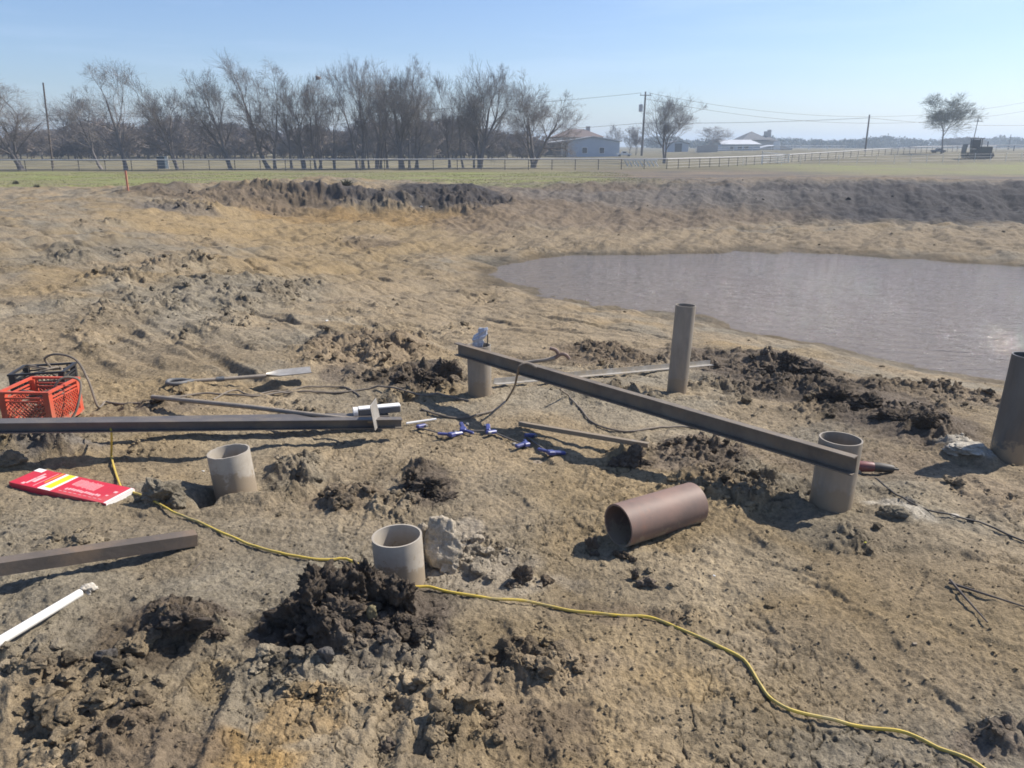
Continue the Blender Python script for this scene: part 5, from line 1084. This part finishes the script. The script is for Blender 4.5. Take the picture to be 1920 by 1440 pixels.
slab((rx, -.4, hz(257) + .06), (-.2, -.4, hz(265) + .06), (-.2, 16.4, hz(265) + .06), (rx, 16.4, hz(257) + .06)).build('roof', ROOFM, root)
slab((-.22, -.2, hz(265) + .02), (lx, 3.0, hz(273)), (lx, 16.4, hz(273) + .1), (-.22, 16.4, hz(265) + .2)).build('lean_to_roof', ROOFM, root)
for k in range(5):
    t_ = k / 4; MB().box((lx * (1 - t_) + -.3 * t_, 1.5 + 1.5 * (1 - t_), hz(273) / 2), .2, .2, hz(273) - .02).build('post', POLEW, root)
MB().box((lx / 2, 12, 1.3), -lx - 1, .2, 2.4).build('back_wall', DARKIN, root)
for px in (1096, 1128):
    x_ = X_(px, Yb) - bx0; w = MB().box((x_, -.04, 1.15), 1.0, .1, 1.1).build('window', WHITEP, root); MB().box((x_, -.1, 1.15), .84, .04, .94).build('pane', DARKIN, w)
# house with red roof behind the barn
Yh = 185.; hx0 = X_(1036, Yh); hx1 = X_(1130, Yh); g0h = gz0(hx0, Yh); hzh = lambda py: z_at(py, Yh) - g0h; root = empty('house', (hx0, Yh, g0h), 'house with a red brown hip roof and chimney behind the barn', 'house'); Lh = hx1 - hx0
def hip(root, L_, Dp, ez, rz_, mt, inset, x0=0, nm='roof'):
    m = MB(); vs = [(x0 - .4, -.4, ez), (x0 + L_ + .4, -.4, ez), (x0 + L_ + .4, Dp + .4, ez), (x0 - .4, Dp + .4, ez), (x0 + inset, Dp / 2, rz_), (x0 + L_ - inset, Dp / 2, rz_)]; m.add(vs, [(0, 1, 5, 4), (1, 2, 5), (2, 3, 4, 5), (3, 0, 4), (3, 2, 1, 0)]); return m.build(nm, mt, root)
MB().box((Lh / 2, 5, hzh(257) / 2), Lh, 10, hzh(257)).build('wall', BRICKP, root); rf_ = hip(root, Lh, 10, hzh(257), hzh(241), ROOFR, 4)
MB().box((X_(1105, Yh) - hx0, 5, hzh(242)), .9, .9, 1.4).build('chimney', BRICKP, rf_)
m = MB().box((Lh * .3, -.05, 1.6), 1.4, .1, 1.3).build('window', DARKIN, root)
# red canopy left of the barn
Yc = 140.; x_ = X_(956, Yc); root = empty('canopy', (x_, Yc, gz0(x_, Yc)), 'small red topped canopy left of the barn', 'canopy'); hc = z_at(275, Yc); slab((-1.0, 0, hc), (1.0, 0, hc), (1.0, 2, hc + .2), (-1.0, 2, hc + .2), .25).build('roof', mat('red_canvas', (.40, .08, .06), scale=1, rough=.7), root)
for sx in (-.9, .9):
    for sy in (.1, 1.9): MB().box((sx, sy, hc / 2), .08, .08, hc).build('leg', GALV, root)
# far long shed and gabled house
Ys = 185.; sx0, sx1 = X_(1352, Ys), X_(1424, Ys); gs = gz0(sx0, Ys); hs = lambda py: z_at(py, Ys) - gs; root = empty('long_shed', (sx0, Ys, gs), 'long low white shed with a pale roof in front of the far grey house', 'shed'); Ls_ = sx1 - sx0
MB().box((Ls_ / 2, 5, hs(271) / 2), Ls_, 10, hs(271)).build('wall', SIDING, root); slab((-.3, -.4, hs(271.5)), (Ls_ + .3, -.4, hs(271.5)), (Ls_ + .3, 9, hs(262.5)), (1.5, 9, hs(262.5))).build('roof', ROOFM, root)
for px in (1372, 1386, 1398): MB().box((X_(px, Ys) - sx0, -.05, hs(277)), .9, .1, .7).build('window', DARKIN, root)
Yg = 230.; gx0, gx1 = X_(1388, Yg), X_(1452, Yg); gg_ = gz0(gx0, Yg); hg_ = lambda py: z_at(py, Yg) - gg_; root = empty('house', (gx0, Yg, gg_), 'far grey house with steep roofs and twin chimneys', 'house'); Lg = gx1 - gx0
MB().box((Lg / 2, 5, hg_(262) / 2), Lg, 10, hg_(262)).build('wall', BRICKP, root); rf_ = hip(root, Lg * .75, 10, hg_(262), hg_(246), ROOFG, 3.5, Lg * .05); hip(root, Lg * .55, 7, hg_(264), hg_(253), ROOFG, 2.5, Lg * .5)
for px, tp in ((1439, 246), (1445, 243)): MB().box((X_(px, Yg) - gx0, 3, hg_(tp + 8)), .9, .9, hg_(tp) - hg_(tp + 16)).build('chimney', BRICKP, rf_)
Yw = 170.; root = empty('garden_wall', (X_(1306, Yw), Yw, gz0(X_(1306, Yw), Yw)), 'pale wall with a stepped top left of the far long shed', 'wall')
Lw = X_(1345, Yw) - X_(1306, Yw); m = MB(); hh_ = z_at(271, Yw) - gz0(X_(1306, Yw), Yw); hw = z_at(275, Yw) - gz0(X_(1306, Yw), Yw); m.add([(0, 0, 0), (Lw, 0, 0), (Lw, 0, hh_), (Lw * .5, 0, hh_), (0, 0, hw), (0, .3, 0), (Lw, .3, 0), (Lw, .3, hh_), (Lw * .5, .3, hh_), (0, .3, hw)], [(0, 1, 2, 3, 4), (9, 8, 7, 6, 5)] + [(k, (k + 1) % 5, (k + 1) % 5 + 5, k + 5) for k in range(5)]); m.build('wall_panel', BRICKP, root)
for (pa_, pb_, tp, lb) in ((1252, 1290, 265, 'small blue grey shed behind the lone bare tree'), (1425, 1485, 273, 'low pale building right of the far long shed')):
    Yq = 190. if pa_ < 1400 else 200.; q0, q1 = X_(pa_, Yq), X_(pb_, Yq); gq = gz0(q0, Yq); Lq = q1 - q0; hq = lambda py: z_at(py, Yq) - gq; root = empty('small_shed', (q0, Yq, gq), lb, 'shed'); gable_mesh(0, Lq, 0, 7, hq(tp + 5), hq(tp + 5), Lq / 2, hq(tp)).build('wall', SIDING if pa_ < 1400 else BRICKP, root)
    slab((Lq / 2, -.3, hq(tp) + .03), (Lq + .3, -.3, hq(tp + 5)), (Lq + .3, 7.3, hq(tp + 5)), (Lq / 2, 7.3, hq(tp) + .03)).build('roof', ROOFG if pa_ < 1400 else ROOFM, root); slab((-.3, -.3, hq(tp + 5)), (Lq / 2 - .01, -.3, hq(tp) + .03), (Lq / 2 - .01, 7.3, hq(tp) + .03), (-.3, 7.3, hq(tp + 5))).build('roof', ROOFG if pa_ < 1400 else ROOFM, root)
    MB().box((Lq * .5, -.05, 1), 1.6, .1, 1.9).build('door', DARKIN if pa_ < 1400 else WHITEP, root)
# ------------------------------------------------------------ vehicles far away
def truck(px, Y, L_, label, body, name='pickup_truck', cat='pickup truck'):
    x_ = X_(px, Y); root = empty(name, (x_, Y, gz0(x_, Y)), label, cat); k = L_ / 5.2
    m = MB(); prof = [(-2.6, .5), (2.5, .5), (2.6, .95), (1.3, 1.1), (.7, 1.75), (-.7, 1.78), (-.95, 1.15), (-2.6, 1.15)]; n_ = len(prof)
    m.add([(a_ * k, y_ * k, b_ * k) for y_ in (-.9, .9) for a_, b_ in prof], [tuple(range(n_)), tuple(range(2 * n_ - 1, n_ - 1, -1))] + [(i, (i + 1) % n_, (i + 1) % n_ + n_, i + n_) for i in range(n_)]); m.build('body', body, root)
    for sx in (-1.6, 1.6):
        for sy in (-.85, .85): MB().tube([(sx * k, (sy - .1) * k, .38 * k), (sx * k, (sy + .1) * k, .38 * k)], .38 * k, 14).build('wheel', MACHB, root, True)
    MB().box((.0, -.91 * k, 1.42 * k), 1.2 * k, .03, .42 * k).build('side_window', DARKIN, root)
truck(1170, 146, 2.2 * 1.2, 'pale pickup truck parked at the right corner of the barn', WHITEP)
truck(1757, 118, 1.9, 'small dark vehicle parked at the foot of the round topped tree', mat('dull_grey_paint', (.12, .13, .15), scale=2, rough=.5), 'parked_car', 'car')
# bulldozer
Yd = G(1835, 297)[1]; Yd = 95.; xd = X_(1834, Yd); gd = gz0(xd, Yd); s_ = Yd / F_PX; root = empty('bulldozer', (xd, Yd, gd), 'dark dull green tracked bulldozer standing on churned earth at the right', 'bulldozer', None, R(-18)); 
zt_ = z_at(259, Yd) - gd; k = zt_ / 2.6
for sy in (-.85, .85):
    m = MB(); pr = [(-1.5, .35), (-1.2, .05), (1.2, .05), (1.5, .35), (1.35, .8), (-1.35, .8)]; n_ = 6
    m.add([(a_ * k, (sy + w_) * k, b_ * k) for w_ in (-.25, .25) for a_, b_ in pr], [tuple(range(6)), tuple(range(11, 5, -1))] + [(i, (i + 1) % 6, (i + 1) % 6 + 6, i + 6) for i in range(6)]); m.build('track', MACHB, root)
MB().box((.45 * k, 0, 1.15 * k), 1.7 * k, 1.1 * k, .8 * k, bev=.05 * k).build('engine_hood', MACH, root); MB().box((-.75 * k, 0, 1.0 * k), .7 * k, 1.2 * k, .5 * k, bev=.04 * k).build('body', MACH, root)
m = MB()
for sx in (-1.1, -.05):
    for sy in (-.6, .6): m.box((sx * k, sy * k, 1.85 * k), .09 * k, .09 * k, 1.3 * k)
m.build('canopy_posts', MACHB, root); MB().box((-.6 * k, 0, 1.85 * k), .92 * k, 1.05 * k, 1.1 * k, bev=.05 * k).build('cab', MACHB, root); MB().box((-.55 * k, 0, 2.54 * k), 1.5 * k, 1.45 * k, .1 * k, bev=.03 * k).build('canopy_roof', MACH, root)
MB().tube([(.8 * k, .2 * k, 1.5 * k), (.8 * k, .2 * k, 2.2 * k)], .06 * k, 8).build('exhaust', MACHB, root, True)
m = MB(); vs = []
for q_ in (-1.35, 1.35):
    for z_ in np.linspace(0, 1, 6): vs.append(((-1.72 - .14 * math.sin(z_ * 3.14)) * k, q_ * k, (.08 + 1.75 * z_) * k))
fs = [(i, i + 1, i + 7, i + 6) for i in range(5)]; vs2 = [(a_ - .08 * k, b_, c_) for a_, b_, c_ in vs]; m.add(vs + vs2, fs + [tuple(12 + i for i in f[::-1]) for f in fs] + [(i, i + 12, i + 13, i + 1) for i in range(5)] + [(i + 6, i + 7, i + 19, i + 18) for i in range(5)] + [(0, 6, 18, 12), (5, 17, 23, 11)]); m.build('blade', MACH, root)
for sy in (-1.2, 1.2): MB().box((-1.0 * k, sy * k, .45 * k), 1.9 * k, .12 * k, .14 * k).build('push_arm', MACH, root)
# nest in its tree
g = G(601, 317); zn = z_at(146, g[1]); v, f = clod_shape(3, 77, .5); me = mk_mesh('bird_nest', v * (.32, .32, .22), f); o = put('bird_nest', me, BRUSH); o.location = (X_(606, g[1], .0), g[1], zn); tag(o, 'dark round bird nest high in the forked bare tree', 'nest')

# ------------------------------------------------------------ haze
m = MB(); m.box((0, 0, 8), 3400, 3400, 24); hz_o = m.build('haze', None); hm = bpy.data.materials.new('haze'); hm.use_nodes = True; N, L = hm.node_tree.nodes, hm.node_tree.links
for q_ in list(N):
    if q_.type == 'BSDF_PRINCIPLED': N.remove(q_)
pv = N.new('ShaderNodeVolumePrincipled'); pv.inputs['Color'].default_value = (.70, .84, 1.0, 1); pv.inputs['Density'].default_value = .0012; pv.inputs['Anisotropy'].default_value = .3
L.new(pv.outputs['Volume'], N['Material Output'].inputs['Volume']); hz_o.data.materials.append(hm); hz_o.data.materials.pop(index=0) if hz_o.data.materials[0] is None else None
tag(hz_o, kind='stuff')
for l_ in LOG: print(l_)
